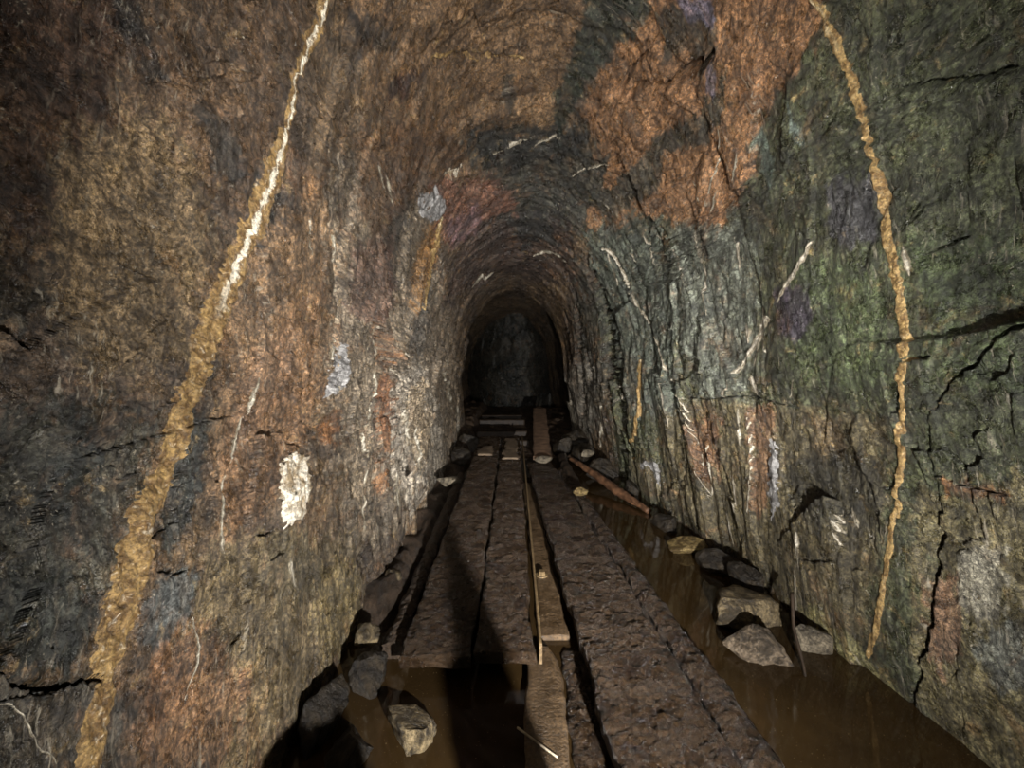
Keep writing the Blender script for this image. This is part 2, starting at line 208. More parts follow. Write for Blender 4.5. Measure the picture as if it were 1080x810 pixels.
CRACKS = [
  (0.0277, 0.11, [(1.157, 2.367), (1.137, 2.227), (1.058, 2.047), (1.01, 1.847), (0.994, 1.706)]),
  (0.0148, 0.06, [(1.184, 2.492), (1.18, 2.237), (1.153, 2.038)]),
  (0.0058, 0.03, [(2.461, 0.818), (2.421, 0.87), (2.385, 0.916), (2.282, 1.058), (2.211, 1.173)]),
  (0.0056, 0.03, [(2.528, 0.708), (2.488, 0.766)]),
  (0.0038, 0.025, [(2.623, 0.711), (2.703, 0.695), (2.766, 0.654), (2.841, 0.621)]),
  (0.0074, 0.03, [(1.914, 1.787), (1.842, 1.873), (1.747, 2.115), (1.656, 2.227), (1.541, 2.4), (1.414, 2.445), (1.303, 2.334)]),
  (0.0086, 0.06, [(0.634, 1.151), (0.61, 1.078), (0.59, 1.029), (0.554, 0.95), (0.542, 0.894)]),
  (0.0053, 0.03, [(0.352, 1.184), (0.392, 1.12), (0.384, 1.094)]),
  (0.0061, 0.04, [(0.289, 1.135), (0.297, 1.039)]),
  (0.0054, 0.03, [(0.372, 1.168), (0.4, 1.135)]),
  (0.0099, 0.06, [(-0.088, 1.146), (-0.005, 1.063), (0.067, 0.978), (0.102, 0.937), (0.098, 0.886)]),
  (0.0155, 0.1, [(-0.278, 1.157), (-0.357, 1.212), (-0.437, 1.218), (-0.492, 1.229), (-0.548, 1.253), (-0.603, 1.282), (-0.69, 1.35)]),
  (0.0054, 0.03, [(-0.088, 1.146), (-0.155, 1.168), (-0.219, 1.162), (-0.298, 1.162)]),
  (0.0069, 0.035, [(0.047, 1.195), (0.055, 1.109)]),
  (0.0061, 0.03, [(-0.096, 1.258), (-0.013, 1.207)]),
  (0.0040, 0.025, [(-0.219, 1.157), (-0.227, 1.073), (-0.227, 0.982)]),
  (0.0791, 0.16, [(0.998, 3.997), (0.634, 4.327), (0.408, 4.287), (0.162, 4.327), (-0.108, 4.208), (-0.326, 4.13), (-0.54, 4.287), (-0.706, 4.493)]),
  (0.0490, 0.1, [(0.824, 4.287), (0.598, 4.472), (0.332, 4.514), (0.035, 4.599), (-0.266, 4.535)]),
  (0.0481, 0.08, [(1.018, 4.887), (0.653, 5.417), (0.249, 5.757), (-0.231, 6.004), (-0.706, 6.624)]),
  (0.0092, 0.03, [(0.451, 2.673), (0.594, 2.48)]),
  (0.0097, 0.03, [(-0.159, 2.723), (-0.33, 2.685), (-0.48, 2.867), (-0.655, 3.208)]),
  (0.0079, 0.02, [(-0.108, 2.685), (-0.088, 2.269), (-0.064, 2.019), (-0.1, 1.69)]),
  (0.0121, 0.09, [(3.662, 0.558), (3.701, 0.584), (3.741, 0.633), (3.781, 0.705)]),
  (0.0075, 0.04, [(3.65, 0.83), (3.685, 0.907)]),
  (0.0100, 0.04, [(3.705, 1.12), (3.729, 1.212)]),
  (0.0131, 0.04, [(3.428, 1.388), (3.456, 1.448)]),
  (0.0078, 0.035, [(3.915, 1.02), (3.911, 1.068)]),
  (0.0064, 0.03, [(3.567, 0.818), (3.551, 0.903)]),
  (0.0053, 0.02, [(3.154, 0.777), (3.063, 0.842), (2.972, 0.911), (2.873, 0.991)]),
  (0.0106, 0.03, [(2.152, 1.435), (2.195, 1.475), (2.251, 1.517), (2.354, 1.605), (2.481, 1.659)]),
  (0.0079, 0.04, [(2.076, 1.62), (2.045, 1.674)]),
  (0.0117, 0.03, [(2.052, 2.378), (2.156, 2.503), (2.294, 3.09)]),
  (0.0150, 0.04, [(2.485, 1.666), (2.599, 1.738), (2.75, 1.763), (2.909, 1.746), (3.079, 1.714), (3.246, 1.722), (3.428, 1.714), (3.59, 1.651), (3.721, 1.62)]),
  (0.0041, 0.03, [(-0.516, 1.084), (-0.536, 1.044), (-0.556, 1.01)]),
  (0.0053, 0.03, [(-0.544, 1.763), (-0.5, 1.532)]),
  (0.0104, 0.04, [(1.002, 2.227), (0.959, 2.4), (0.859, 2.434)]),
  (0.0084, 0.03, [(0.848, 2.057), (0.808, 2.28)]),
  (0.0058, 0.03, [(0.645, 1.401), (0.673, 1.313)]),
  (0.0035, 0.025, [(0.725, 1.157), (0.693, 1.089), (0.697, 1.039), (0.693, 0.996)]),
]
VEINS = [
  ('ochre and white quartz vein', 'vein_gold', 0.009, [(1.989, 1.282, 0.0355), (2.056, 1.3, 0.0526), (2.148, 1.235, 0.0408), (2.203, 1.241, 0.0378), (2.294, 1.247, 0.0377), (2.409, 1.212, 0.0807), (2.504, 1.179, 0.083), (2.592, 1.157, 0.0847), (2.683, 1.141, 0.0856), (2.766, 1.13, 0.0859), (2.861, 1.099, 0.0884), (2.944, 1.068, 0.0901), (3.043, 1.029, 0.0857), (3.139, 1.001, 0.0807), (3.214, 0.959, 0.0844), (3.285, 0.937, 0.0873), (3.36, 0.911, 0.0919), (3.432, 0.886, 0.0956), (3.491, 0.826, 0.1016), (3.539, 0.799, 0.1067), (3.586, 0.785, 0.1166), (3.626, 0.763, 0.1254), (3.67, 0.752, 0.1226), (3.709, 0.731, 0.1199), (3.741, 0.714, 0.1076), (3.777, 0.711, 0.0961), (3.808, 0.701, 0.1002), (3.84, 0.688, 0.104), (3.88, 0.672, 0.1092), (3.911, 0.66, 0.1138)]),
  ('golden quartz vein', 'vein_gold2', 0.008, [(0.907, 1.3, 0.0211), (0.848, 1.276, 0.0254), (0.776, 1.253, 0.0261), (0.685, 1.235, 0.0292), (0.594, 1.235, 0.0238), (0.499, 1.224, 0.0268), (0.408, 1.218, 0.0342), (0.316, 1.212, 0.0326), (0.213, 1.195, 0.0235), (0.15, 1.195, 0.0259), (0.09, 1.179, 0.0283), (0.031, 1.184, 0.0273), (-0.028, 1.201, 0.0262), (-0.12, 1.235, 0.0236), (-0.179, 1.253, 0.0223), (-0.238, 1.27, 0.0209), (-0.33, 1.319, 0.0206), (-0.417, 1.344, 0.018), (-0.504, 1.382, 0.0197), (-0.591, 1.421, 0.0211), (-0.651, 1.475, 0.0208)]),
  ('pale quartz stringer', 'vein_white', 0.006, [(0.419, 1.503, 0.0139), (0.376, 1.546, 0.0208), (0.32, 1.666, 0.0192), (0.273, 1.738, 0.0134)]),
  ('pale quartz stringer', 'vein_white', 0.006, [(0.233, 1.821, 0.0419), (0.17, 1.926, 0.0292), (0.106, 2.019, 0.0231), (0.027, 2.125, 0.0167)]),
  ('thin pale stringer', 'vein_white', 0.004, [(0.923, 3.539, 0.0117), (0.634, 3.49, 0.0154), (0.439, 3.377, 0.0156), (0.237, 3.104, 0.0152), (0.051, 2.935, 0.0131), (-0.116, 2.698, 0.0108), (-0.246, 2.673, 0.009), (-0.361, 2.611, 0.0073), (-0.48, 2.611, 0.0068), (-0.528, 2.587, 0.0063)]),
  ('thin ochre stringer', 'vein_gold2', 0.004, [(0.142, 3.49, 0.0206), (-0.036, 3.539, 0.021), (-0.223, 3.589, 0.0208), (-0.373, 3.64, 0.0201), (-0.548, 3.997, 0.019)]),
  ('rusty seam on the roof', 'vein_gold2', 0.004, [(1.799, 1.954, 0.0148), (1.692, 2.196, 0.0146), (1.569, 2.367, 0.0118), (1.454, 2.423, 0.009)]),
  ('thin pale stringer', 'vein_white', 0.003, [(0.733, 2.115, 0.0103), (0.78, 2.028, 0.0096), (0.828, 1.864, 0.0089), (0.899, 1.838, 0.0056)]),
  ('ochre stringer', 'vein_gold2', 0.004, [(1.926, 3.09, 0.0276), (2.021, 3.253, 0.039), (2.231, 3.33, 0.04), (2.417, 3.284, 0.0278)]),
  ('pale seam', 'vein_white', 0.003, [(2.738, 2.105, 0.0213), (2.913, 2.237, 0.0223), (3.087, 2.165, 0.0226), (3.273, 2.176, 0.0221), (3.456, 2.057, 0.0208), (3.626, 2.0, 0.0191), (3.745, 1.981, 0.0173), (3.868, 1.935, 0.0155), (3.971, 1.908, 0.0139)]),
  ('pale seam', 'vein_white', 0.003, [(2.437, 1.674, 0.0172), (2.532, 1.698, 0.0217), (2.627, 1.746, 0.0268), (2.75, 1.754, 0.0323), (2.889, 1.738, 0.0277), (3.028, 1.682, 0.0223)]),
  ('pale seam', 'vein_white', 0.002, [(-0.5, 2.145, 0.0069), (-0.401, 2.105, 0.008), (-0.294, 2.066, 0.0093), (-0.155, 2.038, 0.0076)]),
  ('pale stringer', 'vein_white', 0.003, [(3.796, 0.907, 0.0073), (3.88, 0.933, 0.0117), (3.907, 0.899, 0.0077), (3.931, 0.866, 0.0042)]),
  ('pale stringer', 'vein_white', 0.003, [(3.709, 0.55, 0.0047), (3.737, 0.579, 0.0065), (3.796, 0.595, 0.0064), (3.852, 0.621, 0.0032)]),
  ('pale quartz streak', 'vein_white', 0.0024, [(0.051, 1.972, 0.0038), (0.141, 1.936, 0.0137), (0.247, 1.896, 0.0152), (0.352, 1.856, 0.003)]),
  ('pale quartz streak', 'vein_white', 0.0024, [(0.098, 1.873, 0.0054), (0.142, 1.883, 0.0195), (0.194, 1.896, 0.0216), (0.245, 1.908, 0.0043)]),
  ('pale quartz streak', 'vein_white', 0.0024, [(0.015, 2.0, 0.0077), (-0.011, 1.989, 0.0277), (-0.042, 1.976, 0.0308), (-0.072, 1.963, 0.0062)]),
  ('pale quartz streak', 'vein_white', 0.0024, [(-0.12, 2.096, 0.0041), (-0.166, 2.108, 0.0146), (-0.22, 2.121, 0.0162), (-0.274, 2.135, 0.0032)]),
  ('pale quartz streak', 'vein_white', 0.0024, [(-0.393, 2.269, 0.0038), (-0.432, 2.269, 0.0138), (-0.478, 2.269, 0.0154), (-0.524, 2.269, 0.0031)]),
  ('pale quartz streak', 'vein_white', 0.0024, [(-0.48, 1.763, 0.0058), (-0.507, 1.768, 0.0207), (-0.539, 1.773, 0.023), (-0.571, 1.779, 0.0046)]),
  ('pale quartz streak', 'vein_white', 0.0024, [(-0.579, 1.804, 0.0034), (-0.609, 1.814, 0.0123), (-0.643, 1.826, 0.0137), (-0.678, 1.838, 0.0027)]),
  ('pale quartz streak', 'vein_white', 0.0024, [(-0.369, 1.539, 0.0059), (-0.4, 1.532, 0.0212), (-0.436, 1.525, 0.0235), (-0.472, 1.517, 0.0047)]),
  ('pale quartz streak', 'vein_white', 0.0024, [(-0.353, 1.503, 0.0045), (-0.369, 1.495, 0.0161), (-0.387, 1.485, 0.0179), (-0.405, 1.475, 0.0036)]),
  ('pale quartz streak', 'vein_white', 0.0024, [(0.55, 2.0, 0.0035), (0.51, 2.006, 0.0126), (0.463, 2.012, 0.014), (0.416, 2.019, 0.0028)]),
  ('pale quartz streak', 'vein_white', 0.0024, [(0.225, 2.028, 0.0057), (0.201, 2.022, 0.0206), (0.174, 2.016, 0.0229), (0.146, 2.009, 0.0046)]),
  ('pale quartz streak', 'vein_white', 0.0024, [(0.685, 2.345, 0.004), (0.571, 2.335, 0.0143), (0.438, 2.323, 0.0159), (0.305, 2.312, 0.0032)]),
  ('pale quartz streak', 'vein_white', 0.0024, [(0.673, 2.648, 0.0033), (0.616, 2.6, 0.012), (0.549, 2.546, 0.0133), (0.483, 2.492, 0.0027)]),
  ('pale quartz streak', 'vein_white', 0.0024, [(-0.31, 2.492, 0.0044), (-0.375, 2.524, 0.0159), (-0.452, 2.561, 0.0177), (-0.528, 2.599, 0.0035)]),
  ('pale quartz streak', 'vein_white', 0.0024, [(-0.092, 2.237, 0.0044), (-0.066, 2.212, 0.0157), (-0.035, 2.183, 0.0175), (-0.005, 2.155, 0.0035)]),
  ('pale quartz streak', 'vein_white', 0.0024, [(-0.013, 2.963, 0.0044), (-0.092, 2.963, 0.0159), (-0.185, 2.963, 0.0176), (-0.278, 2.963, 0.0035)]),
  ('pale quartz streak', 'vein_white', 0.0024, [(-0.54, 2.434, 0.0046), (-0.566, 2.431, 0.0165), (-0.597, 2.427, 0.0183), (-0.627, 2.423, 0.0037)]),
  ('pale quartz streak', 'vein_white', 0.0024, [(0.32, 1.173, 0.0045), (0.299, 1.171, 0.0163), (0.274, 1.17, 0.0181), (0.249, 1.168, 0.0036)]),
  ('pale quartz streak', 'vein_white', 0.0024, [(-0.064, 1.738, 0.0017), (-0.045, 1.719, 0.006), (-0.023, 1.696, 0.0067), (-0.001, 1.674, 0.0013)]),
  ('pale quartz streak', 'vein_white', 0.0024, [(3.475, 1.078, 0.0041), (3.524, 1.06, 0.0147), (3.581, 1.04, 0.0163), (3.638, 1.02, 0.0033)]),
  ('pale quartz streak', 'vein_white', 0.0024, [(3.634, 1.02, 0.0045), (3.654, 1.02, 0.0161), (3.678, 1.02, 0.0179), (3.701, 1.02, 0.0036)]),
  ('pale quartz streak', 'vein_white', 0.0024, [(3.135, 1.207, 0.0059), (3.179, 1.195, 0.0212), (3.23, 1.182, 0.0235), (3.281, 1.168, 0.0047)]),
  ('pale quartz streak', 'vein_white', 0.0024, [(3.285, 1.151, 0.0045), (3.332, 1.14, 0.0164), (3.386, 1.127, 0.0182), (3.44, 1.114, 0.0036)]),
  ('pale quartz streak', 'vein_white', 0.0024, [(3.844, 1.276, 0.0077), (3.87, 1.285, 0.0277), (3.901, 1.295, 0.0308), (3.931, 1.306, 0.0062)]),
  ('pale quartz streak', 'vein_white', 0.0024, [(2.437, 1.448, 0.0029), (2.475, 1.466, 0.0103), (2.52, 1.488, 0.0114), (2.564, 1.51, 0.0023)]),
  ('pale quartz streak', 'vein_white', 0.0024, [(3.321, 2.762, 0.0123), (3.455, 2.857, 0.0441), (3.612, 2.971, 0.049), (3.769, 3.09, 0.0098)]),
  ('pale quartz streak', 'vein_white', 0.0024, [(2.718, 2.301, 0.0085), (2.844, 2.414, 0.0307), (2.992, 2.552, 0.0341), (3.139, 2.698, 0.0068)]),
  ('pale quartz streak', 'vein_white', 0.0024, [(3.638, 3.299, 0.0099), (3.745, 3.271, 0.0356), (3.87, 3.24, 0.0395), (3.995, 3.208, 0.0079)]),
  ('pale quartz streak', 'vein_white', 0.0024, [(3.864, 2.48, 0.0101), (3.92, 2.476, 0.0363), (3.985, 2.472, 0.0404), (4.05, 2.468, 0.0081)]),
  ('pale quartz streak', 'vein_white', 0.0024, [(2.81, 4.91, 0.0168), (3.069, 5.121, 0.0605), (3.372, 5.379, 0.0673), (3.674, 5.65, 0.0135)]),
  ('pale quartz streak', 'vein_white', 0.0024, [(3.678, 6.061, 0.0228), (3.806, 6.199, 0.0819), (3.956, 6.363, 0.091), (4.106, 6.532, 0.0182)]),
  ('pale quartz streak', 'vein_white', 0.0024, [(2.088, 2.057, 0.0073), (2.101, 2.086, 0.0262), (2.117, 2.12, 0.0291), (2.132, 2.155, 0.0058)]),
  ('pale quartz streak', 'vein_white', 0.0024, [(2.088, 1.926, 0.0048), (2.1, 1.962, 0.0175), (2.114, 2.004, 0.0194), (2.128, 2.047, 0.0039)]),
  ('pale quartz streak', 'vein_white', 0.0024, [(-0.294, 7.24, 0.0137), (-0.401, 7.129, 0.0494), (-0.526, 7.002, 0.0549), (-0.651, 6.877, 0.011)]),
  ('pale quartz streak', 'vein_white', 0.0024, [(-0.207, 4.73, 0.0072), (-0.327, 4.878, 0.026), (-0.467, 5.057, 0.0289), (-0.607, 5.243, 0.0058)]),
  ('pale quartz streak', 'vein_white', 0.0024, [(-0.013, 4.13, 0.0083), (-0.076, 4.095, 0.03), (-0.15, 4.055, 0.0333), (-0.223, 4.015, 0.0067)]),
  ('pale quartz streak', 'vein_white', 0.0024, [(1.442, 3.047, 0.0031), (1.407, 3.0, 0.0112), (1.367, 2.947, 0.0124), (1.327, 2.894, 0.0025)]),
  ('pale quartz streak', 'vein_white', 0.0024, [(1.613, 3.033, 0.0043), (1.569, 3.02, 0.0153), (1.517, 3.005, 0.017), (1.466, 2.99, 0.0034)]),
  ('pale quartz streak', 'vein_white', 0.0024, [(1.248, 3.208, 0.0034), (1.206, 3.08, 0.0122), (1.158, 2.937, 0.0136), (1.109, 2.801, 0.0027)]),
  ('pale quartz streak', 'vein_white', 0.0024, [(1.327, 5.05, 0.0057), (1.237, 4.883, 0.0205), (1.131, 4.695, 0.0228), (1.026, 4.514, 0.0046)]),
  ('pale quartz streak', 'vein_white', 0.0024, [(1.656, 5.367, 0.0068), (1.727, 5.352, 0.0244), (1.811, 5.334, 0.0272), (1.894, 5.317, 0.0054)]),
  ('pale quartz streak', 'vein_white', 0.0024, [(0.76, 2.84, 0.0034), (0.728, 2.801, 0.0121), (0.69, 2.755, 0.0135), (0.653, 2.711, 0.0027)]),
  ('pale quartz streak', 'vein_white', 0.0024, [(0.792, 2.99, 0.0036), (0.742, 2.973, 0.0129), (0.684, 2.954, 0.0143), (0.626, 2.935, 0.0029)]),
  ('pale quartz streak', 'vein_white', 0.0024, [(0.855, 3.223, 0.0039), (0.811, 3.209, 0.0141), (0.76, 3.194, 0.0157), (0.709, 3.178, 0.0031)]),
  ('pale quartz streak', 'vein_white', 0.0024, [(0.875, 3.572, 0.0029), (0.817, 3.592, 0.0106), (0.749, 3.616, 0.0117), (0.681, 3.64, 0.0023)]),
  ('pale quartz streak', 'vein_white', 0.0024, [(0.713, 1.856, 0.0031), (0.73, 1.835, 0.0113), (0.749, 1.811, 0.0125), (0.768, 1.787, 0.0025)]),
  ('pale quartz streak', 'vein_white', 0.0024, [(0.729, 2.196, 0.0027), (0.753, 2.202, 0.0098), (0.78, 2.21, 0.0109), (0.808, 2.217, 0.0022)]),
  ('pale quartz streak', 'vein_white', 0.0024, [(0.673, 2.115, 0.0036), (0.689, 2.094, 0.013), (0.707, 2.071, 0.0144), (0.725, 2.047, 0.0029)]),
]
PATCHES = [
  ('white quartz patch', 'quartz', 0.012, [(3.503, 1.288), (3.475, 1.395), (3.519, 1.482), (3.602, 1.469), (3.67, 1.469), (3.753, 1.415), (3.745, 1.27), (3.678, 1.258), (3.622, 1.258), (3.563, 1.27)]),
  ('pale bluish white patch', 'quartz_grey', 0.01, [(2.932, 1.763), (2.901, 1.821), (3.012, 1.804), (3.103, 1.838), (3.21, 1.746), (3.238, 1.666), (3.273, 1.62), (3.162, 1.659), (3.059, 1.682)]),
  ('white calcite lip on the brow', 'quartz', 0.02, [(1.862, 2.698), (1.763, 2.921), (1.66, 3.134), (1.636, 3.223), (1.727, 2.976), (1.823, 2.854)]),
  ('bluish white patch', 'quartz_grey', 0.008, [(1.997, 2.492), (1.898, 2.749), (1.878, 2.963), (1.914, 3.119), (2.001, 2.867), (2.041, 2.623)]),
  ('pale patch low on the wall', 'quartz_grey', 0.008, [(-0.54, 3.691), (-0.496, 3.393), (-0.54, 3.346), (-0.603, 3.393), (-0.54, 3.506), (-0.587, 3.691)]),
  ('pale grey patch', 'quartz_grey', 0.008, [(-0.223, 1.944), (-0.219, 1.891), (-0.27, 1.882), (-0.322, 1.891), (-0.377, 1.891), (-0.425, 1.9), (-0.496, 1.972), (-0.449, 1.972), (-0.409, 1.981), (-0.349, 1.981), (-0.282, 1.954)]),
]

# ------------------------------------------------------------------ material helpers
def lin(c):
    return tuple(((v / 255) / 12.92 if v / 255 <= .04045 else ((v / 255 + .055) / 1.055) ** 2.4) for v in c)
class N:
    """short-hand for building node materials"""
    def __init__(self, name):
        self.m = bpy.data.materials.new(name); self.m.use_nodes = True
        self.t = self.m.node_tree; self.b = self.t.nodes['Principled BSDF']
    def node(self, kind, **kw):
        n = self.t.nodes.new(kind)
        for k, v in kw.items(): setattr(n, k, v)
        return n
    def put(self, sock, v):
        if isinstance(v, bpy.types.NodeSocket): self.t.links.new(v, sock)
        elif isinstance(v, (tuple, list)): sock.default_value = (*v, 1) if len(sock.default_value) == 4 and len(v) == 3 else v
        else: sock.default_value = v
    def coord(self): return self.node('ShaderNodeTexCoord').outputs['Object']
    def attr(self, name, out='Color'): return self.node('ShaderNodeAttribute', attribute_name=name).outputs[out]
    def scale(self, vec, s):
        n = self.node('ShaderNodeMapping'); self.put(n.inputs['Vector'], vec); n.inputs['Scale'].default_value = s
        return n.outputs[0]
    def noise(self, vec, scale, detail=4, rough=.6, dist=0):
        n = self.node('ShaderNodeTexNoise'); self.put(n.inputs['Vector'], vec)
        n.inputs['Scale'].default_value = scale; n.inputs['Detail'].default_value = detail
        n.inputs['Roughness'].default_value = rough; n.inputs['Distortion'].default_value = dist
        return n.outputs['Fac']
    def ramp(self, fac, lo, hi, a=0.0, b=1.0):
        n = self.node('ShaderNodeMapRange', interpolation_type='SMOOTHSTEP'); self.put(n.inputs[0], fac)
        n.inputs[1].default_value = lo; n.inputs[2].default_value = hi; n.inputs[3].default_value = a; n.inputs[4].default_value = b
        return n.outputs[0]
    def math(self, op, a, b=0.0):
        n = self.node('ShaderNodeMath', operation=op); self.put(n.inputs[0], a); self.put(n.inputs[1], b)
        return n.outputs[0]
    def mix(self, fac, a, b, blend='MIX'):
        n = self.node('ShaderNodeMix', data_type='RGBA', blend_type=blend)
        self.put(n.inputs[0], fac); self.put(n.inputs[6], a); self.put(n.inputs[7], b)
        return n.outputs[2]
    def grey(self, v):
        n = self.node('ShaderNodeCombineColor')
        for i in range(3): self.put(n.inputs[i], v)
        return n.outputs[0]
    def bump(self, h, strength, dist, prev=None):
        n = self.node('ShaderNodeBump'); self.put(n.inputs['Height'], h)
        n.inputs['Strength'].default_value = strength; n.inputs['Distance'].default_value = dist
        if prev is not None: self.put(n.inputs['Normal'], prev)
        return n.outputs[0]
    def done(self, col, rough, normal=None, spec=.5):
        self.put(self.b.inputs['Base Color'], col); self.put(self.b.inputs['Roughness'], rough)
        self.b.inputs['Specular IOR Level'].default_value = spec
        if normal is not None: self.put(self.b.inputs['Normal'], normal)
        return self.m

def mat_rock():
    k = N('wet_rock'); P = k.coord(); fol = k.attr('strata', 'Vector'); c = k.attr('tint'); leafy = k.attr('leafy', 'Fac')
    big = k.noise(P, 7, 6, .65); grain = k.noise(P, 80, 5, .75); speck = k.noise(P, 260, 3, .7)
    stk = k.noise(k.scale(fol, (3.2, 34, 1)), 1, 6, .7, .5); stk2 = k.noise(k.scale(fol, (9, 110, 1)), 1, 4, .65, .4)
    v = k.math('MULTIPLY', k.ramp(big, .38, .62, .60, 1.30), k.ramp(k.noise(P, 24, 8, .75, .7), .42, .58, .56, 1.40))
    sv = k.math('MULTIPLY', k.math('SUBTRACT', k.ramp(stk, .36, .64, .55, 1.45), 1.0), leafy)
    v = k.math('MULTIPLY', v, k.math('ADD', sv, 1.0))
    v = k.math('MULTIPLY', v, k.ramp(grain, .41, .59, .48, 1.50))
    v = k.math('MULTIPLY', v, k.ramp(speck, .40, .60, .62, 1.36))
    c = k.mix(1, c, k.grey(v), 'MULTIPLY')
    # rust blooms, ochre dust and pale calcite films of the rock itself
    rust = k.ramp(k.noise(P, 4.3, 8, .75, .8), .54, .66, 0, .30)
    c = k.mix(rust, c, k.mix(1, lin((146, 104, 68)), k.grey(v), 'MULTIPLY'))
    och = k.ramp(k.noise(P, 13, 7, .75, .5), .58, .68, 0, .45)
    c = k.mix(och, c, k.mix(1, lin((164, 138, 92)), k.grey(v), 'MULTIPLY'))
    film = k.math('MULTIPLY', k.ramp(stk2, .56, .68), k.ramp(k.noise(P, 5.1, 5, .7), .46, .60))
    film = k.math('MULTIPLY', film, k.attr('film', 'Fac'))
    c = k.mix(film, c, lin((176, 166, 146)))
    spot = k.math('MULTIPLY', k.ramp(k.noise(P, 150, 3, .7), .61, .68), k.ramp(k.noise(P, 6, 3, .6), .45, .6, 0, .7))
    c = k.mix(spot, c, lin((190, 180, 158)))
    dk = k.math('MULTIPLY', k.ramp(k.noise(P, 55, 4, .7, .4), .60, .70), k.ramp(k.noise(P, 3.2, 3, .6), .45, .6, 0, .7))
    c = k.mix(dk, c, lin((34, 32, 30)))
    n = k.bump(k.noise(P, 17, 10, .75, .3), .9, .048)
    hair = k.math('ABSOLUTE', k.math('SUBTRACT', k.noise(P, 9, 5, .6, .9), .5))
    n = k.bump(k.ramp(hair, 0, .018), .8, .007, n)
    n = k.bump(k.math('MULTIPLY', stk2, leafy), .8, .010, n)
    n = k.bump(grain, .75, .007, n)
    return k.done(c, k.ramp(k.noise(P, 15, 5, .7), .38, .62, .20, .55), n, .75)
def mat_mud(name, dark, light, wet=.35, bump=1.0):
    k = N(name); P = k.coord()
    a = k.noise(P, 12, 6, .65); g = k.noise(P, 95, 5, .7)
    c = k.mix(k.ramp(a, .3, .7), lin(dark), lin(light))
    c = k.mix(1, c, k.grey(k.ramp(g, .34, .66, .45, 1.5)), 'MULTIPLY')
    pebble = k.ramp(k.noise(P, 170, 2, .5), .68, .74, 0, .7)
    c = k.mix(pebble, c, lin((140, 122, 96)))
    n = k.bump(k.noise(P, 48, 7, .75), .9 * bump, .032); n = k.bump(g, .9 * bump, .010, n)
    return k.done(c, k.ramp(a, .3, .7, wet, wet + .28), n, .7)
def mat_wood(name, dark, light, axis=(40, 2.5, 30), wet=.6):
    k = N(name); P = k.coord()
    g = k.noise(k.scale(P, axis), 1, 6, .7, .5); s = k.noise(P, 9, 4, .6)
    c = k.mix(k.ramp(g, .3, .7), lin(dark), lin(light))
    c = k.mix(1, c, k.grey(k.ramp(s, .3, .7, .6, 1.25)), 'MULTIPLY')
    n = k.bump(g, .7, .008); n = k.bump(k.noise(P, 130, 3, .6), .4, .003, n)
    return k.done(c, wet, n, .4)
def mat_stone(name, dark, light, wet=.4):
    k = N(name); P = k.coord()
    a = k.noise(P, 11, 8, .75, .8); g = k.noise(P, 90, 5, .75)
    c = k.mix(k.ramp(a, .42, .58), lin(dark), lin(light))
    c = k.mix(1, c, k.grey(k.ramp(g, .34, .66, .5, 1.45)), 'MULTIPLY')
    n = k.bump(k.noise(P, 22, 8, .72), .9, .035); n = k.bump(g, .5, .004, n)
    return k.done(c, wet, n, .5)
def mat_vein(name, edge, mid, core, core_until, core_w, edge_dark=(74, 56, 34)):
    k = N(name); P = k.coord(); v = k.attr('vein', 'Vector')
    sep = k.node('ShaderNodeSeparateXYZ'); k.put(sep.inputs[0], v); vx, vt = sep.outputs[0], sep.outputs[1]
    n1 = k.noise(P, 34, 6, .75, .6); n2 = k.noise(P, 130, 5, .75); n3 = k.noise(P, 60, 6, .75, 1.0)
    c = k.mix(k.ramp(n1, .40, .60), lin(edge), lin(mid))
    inside = k.math('SUBTRACT', k.math('ADD', k.math('MULTIPLY', n1, 1.6), core_w - .8), k.math('ABSOLUTE', vx))
    w = k.math('MULTIPLY', k.ramp(inside, -.04, .12), k.ramp(k.math('ADD', vt, k.math('MULTIPLY', k.noise(P, 7, 3, .6), .3)), core_until, core_until + .16, 1, 0))
    c = k.mix(w, c, lin(core))
    c = k.mix(k.ramp(n3, .56, .66, 0, .8), c, lin(edge_dark))
    c = k.mix(k.ramp(n3, .44, .34, 0, .55), c, lin(core))
    c = k.mix(1, c, k.grey(k.ramp(n2, .34, .66, .45, 1.4)), 'MULTIPLY')
    n = k.bump(n1, .9, .016); n = k.bump(n3, .8, .010, n); n = k.bump(n2, .8, .006, n)
    return k.done(c, .38, n, .55)
def mat_water():
    k = N('murky_water'); P = k.coord()
    c = k.mix(k.ramp(k.noise(P, 2.2, 5, .6), .3, .7), lin((38, 28, 15)), lin((52, 39, 21)))
    scum = k.ramp(k.noise(P, 160, 2, .5), .70, .74, 0, .5)
    c = k.mix(scum, c, lin((150, 130, 95)))
    n = k.bump(k.noise(P, 3.0, 2, .5), .05, .03)
    m = k.done(c, .05, n, .5); k.b.inputs['IOR'].default_value = 1.33
    return m
def mat_iron():
    k = N('rusty_iron'); P = k.coord(); g = k.noise(P, 60, 5, .7)
    c = k.mix(k.ramp(g, .35, .65), lin((72, 58, 39)), lin((112, 94, 66)))
    return k.done(c, .42, k.bump(g, .6, .004), .6)

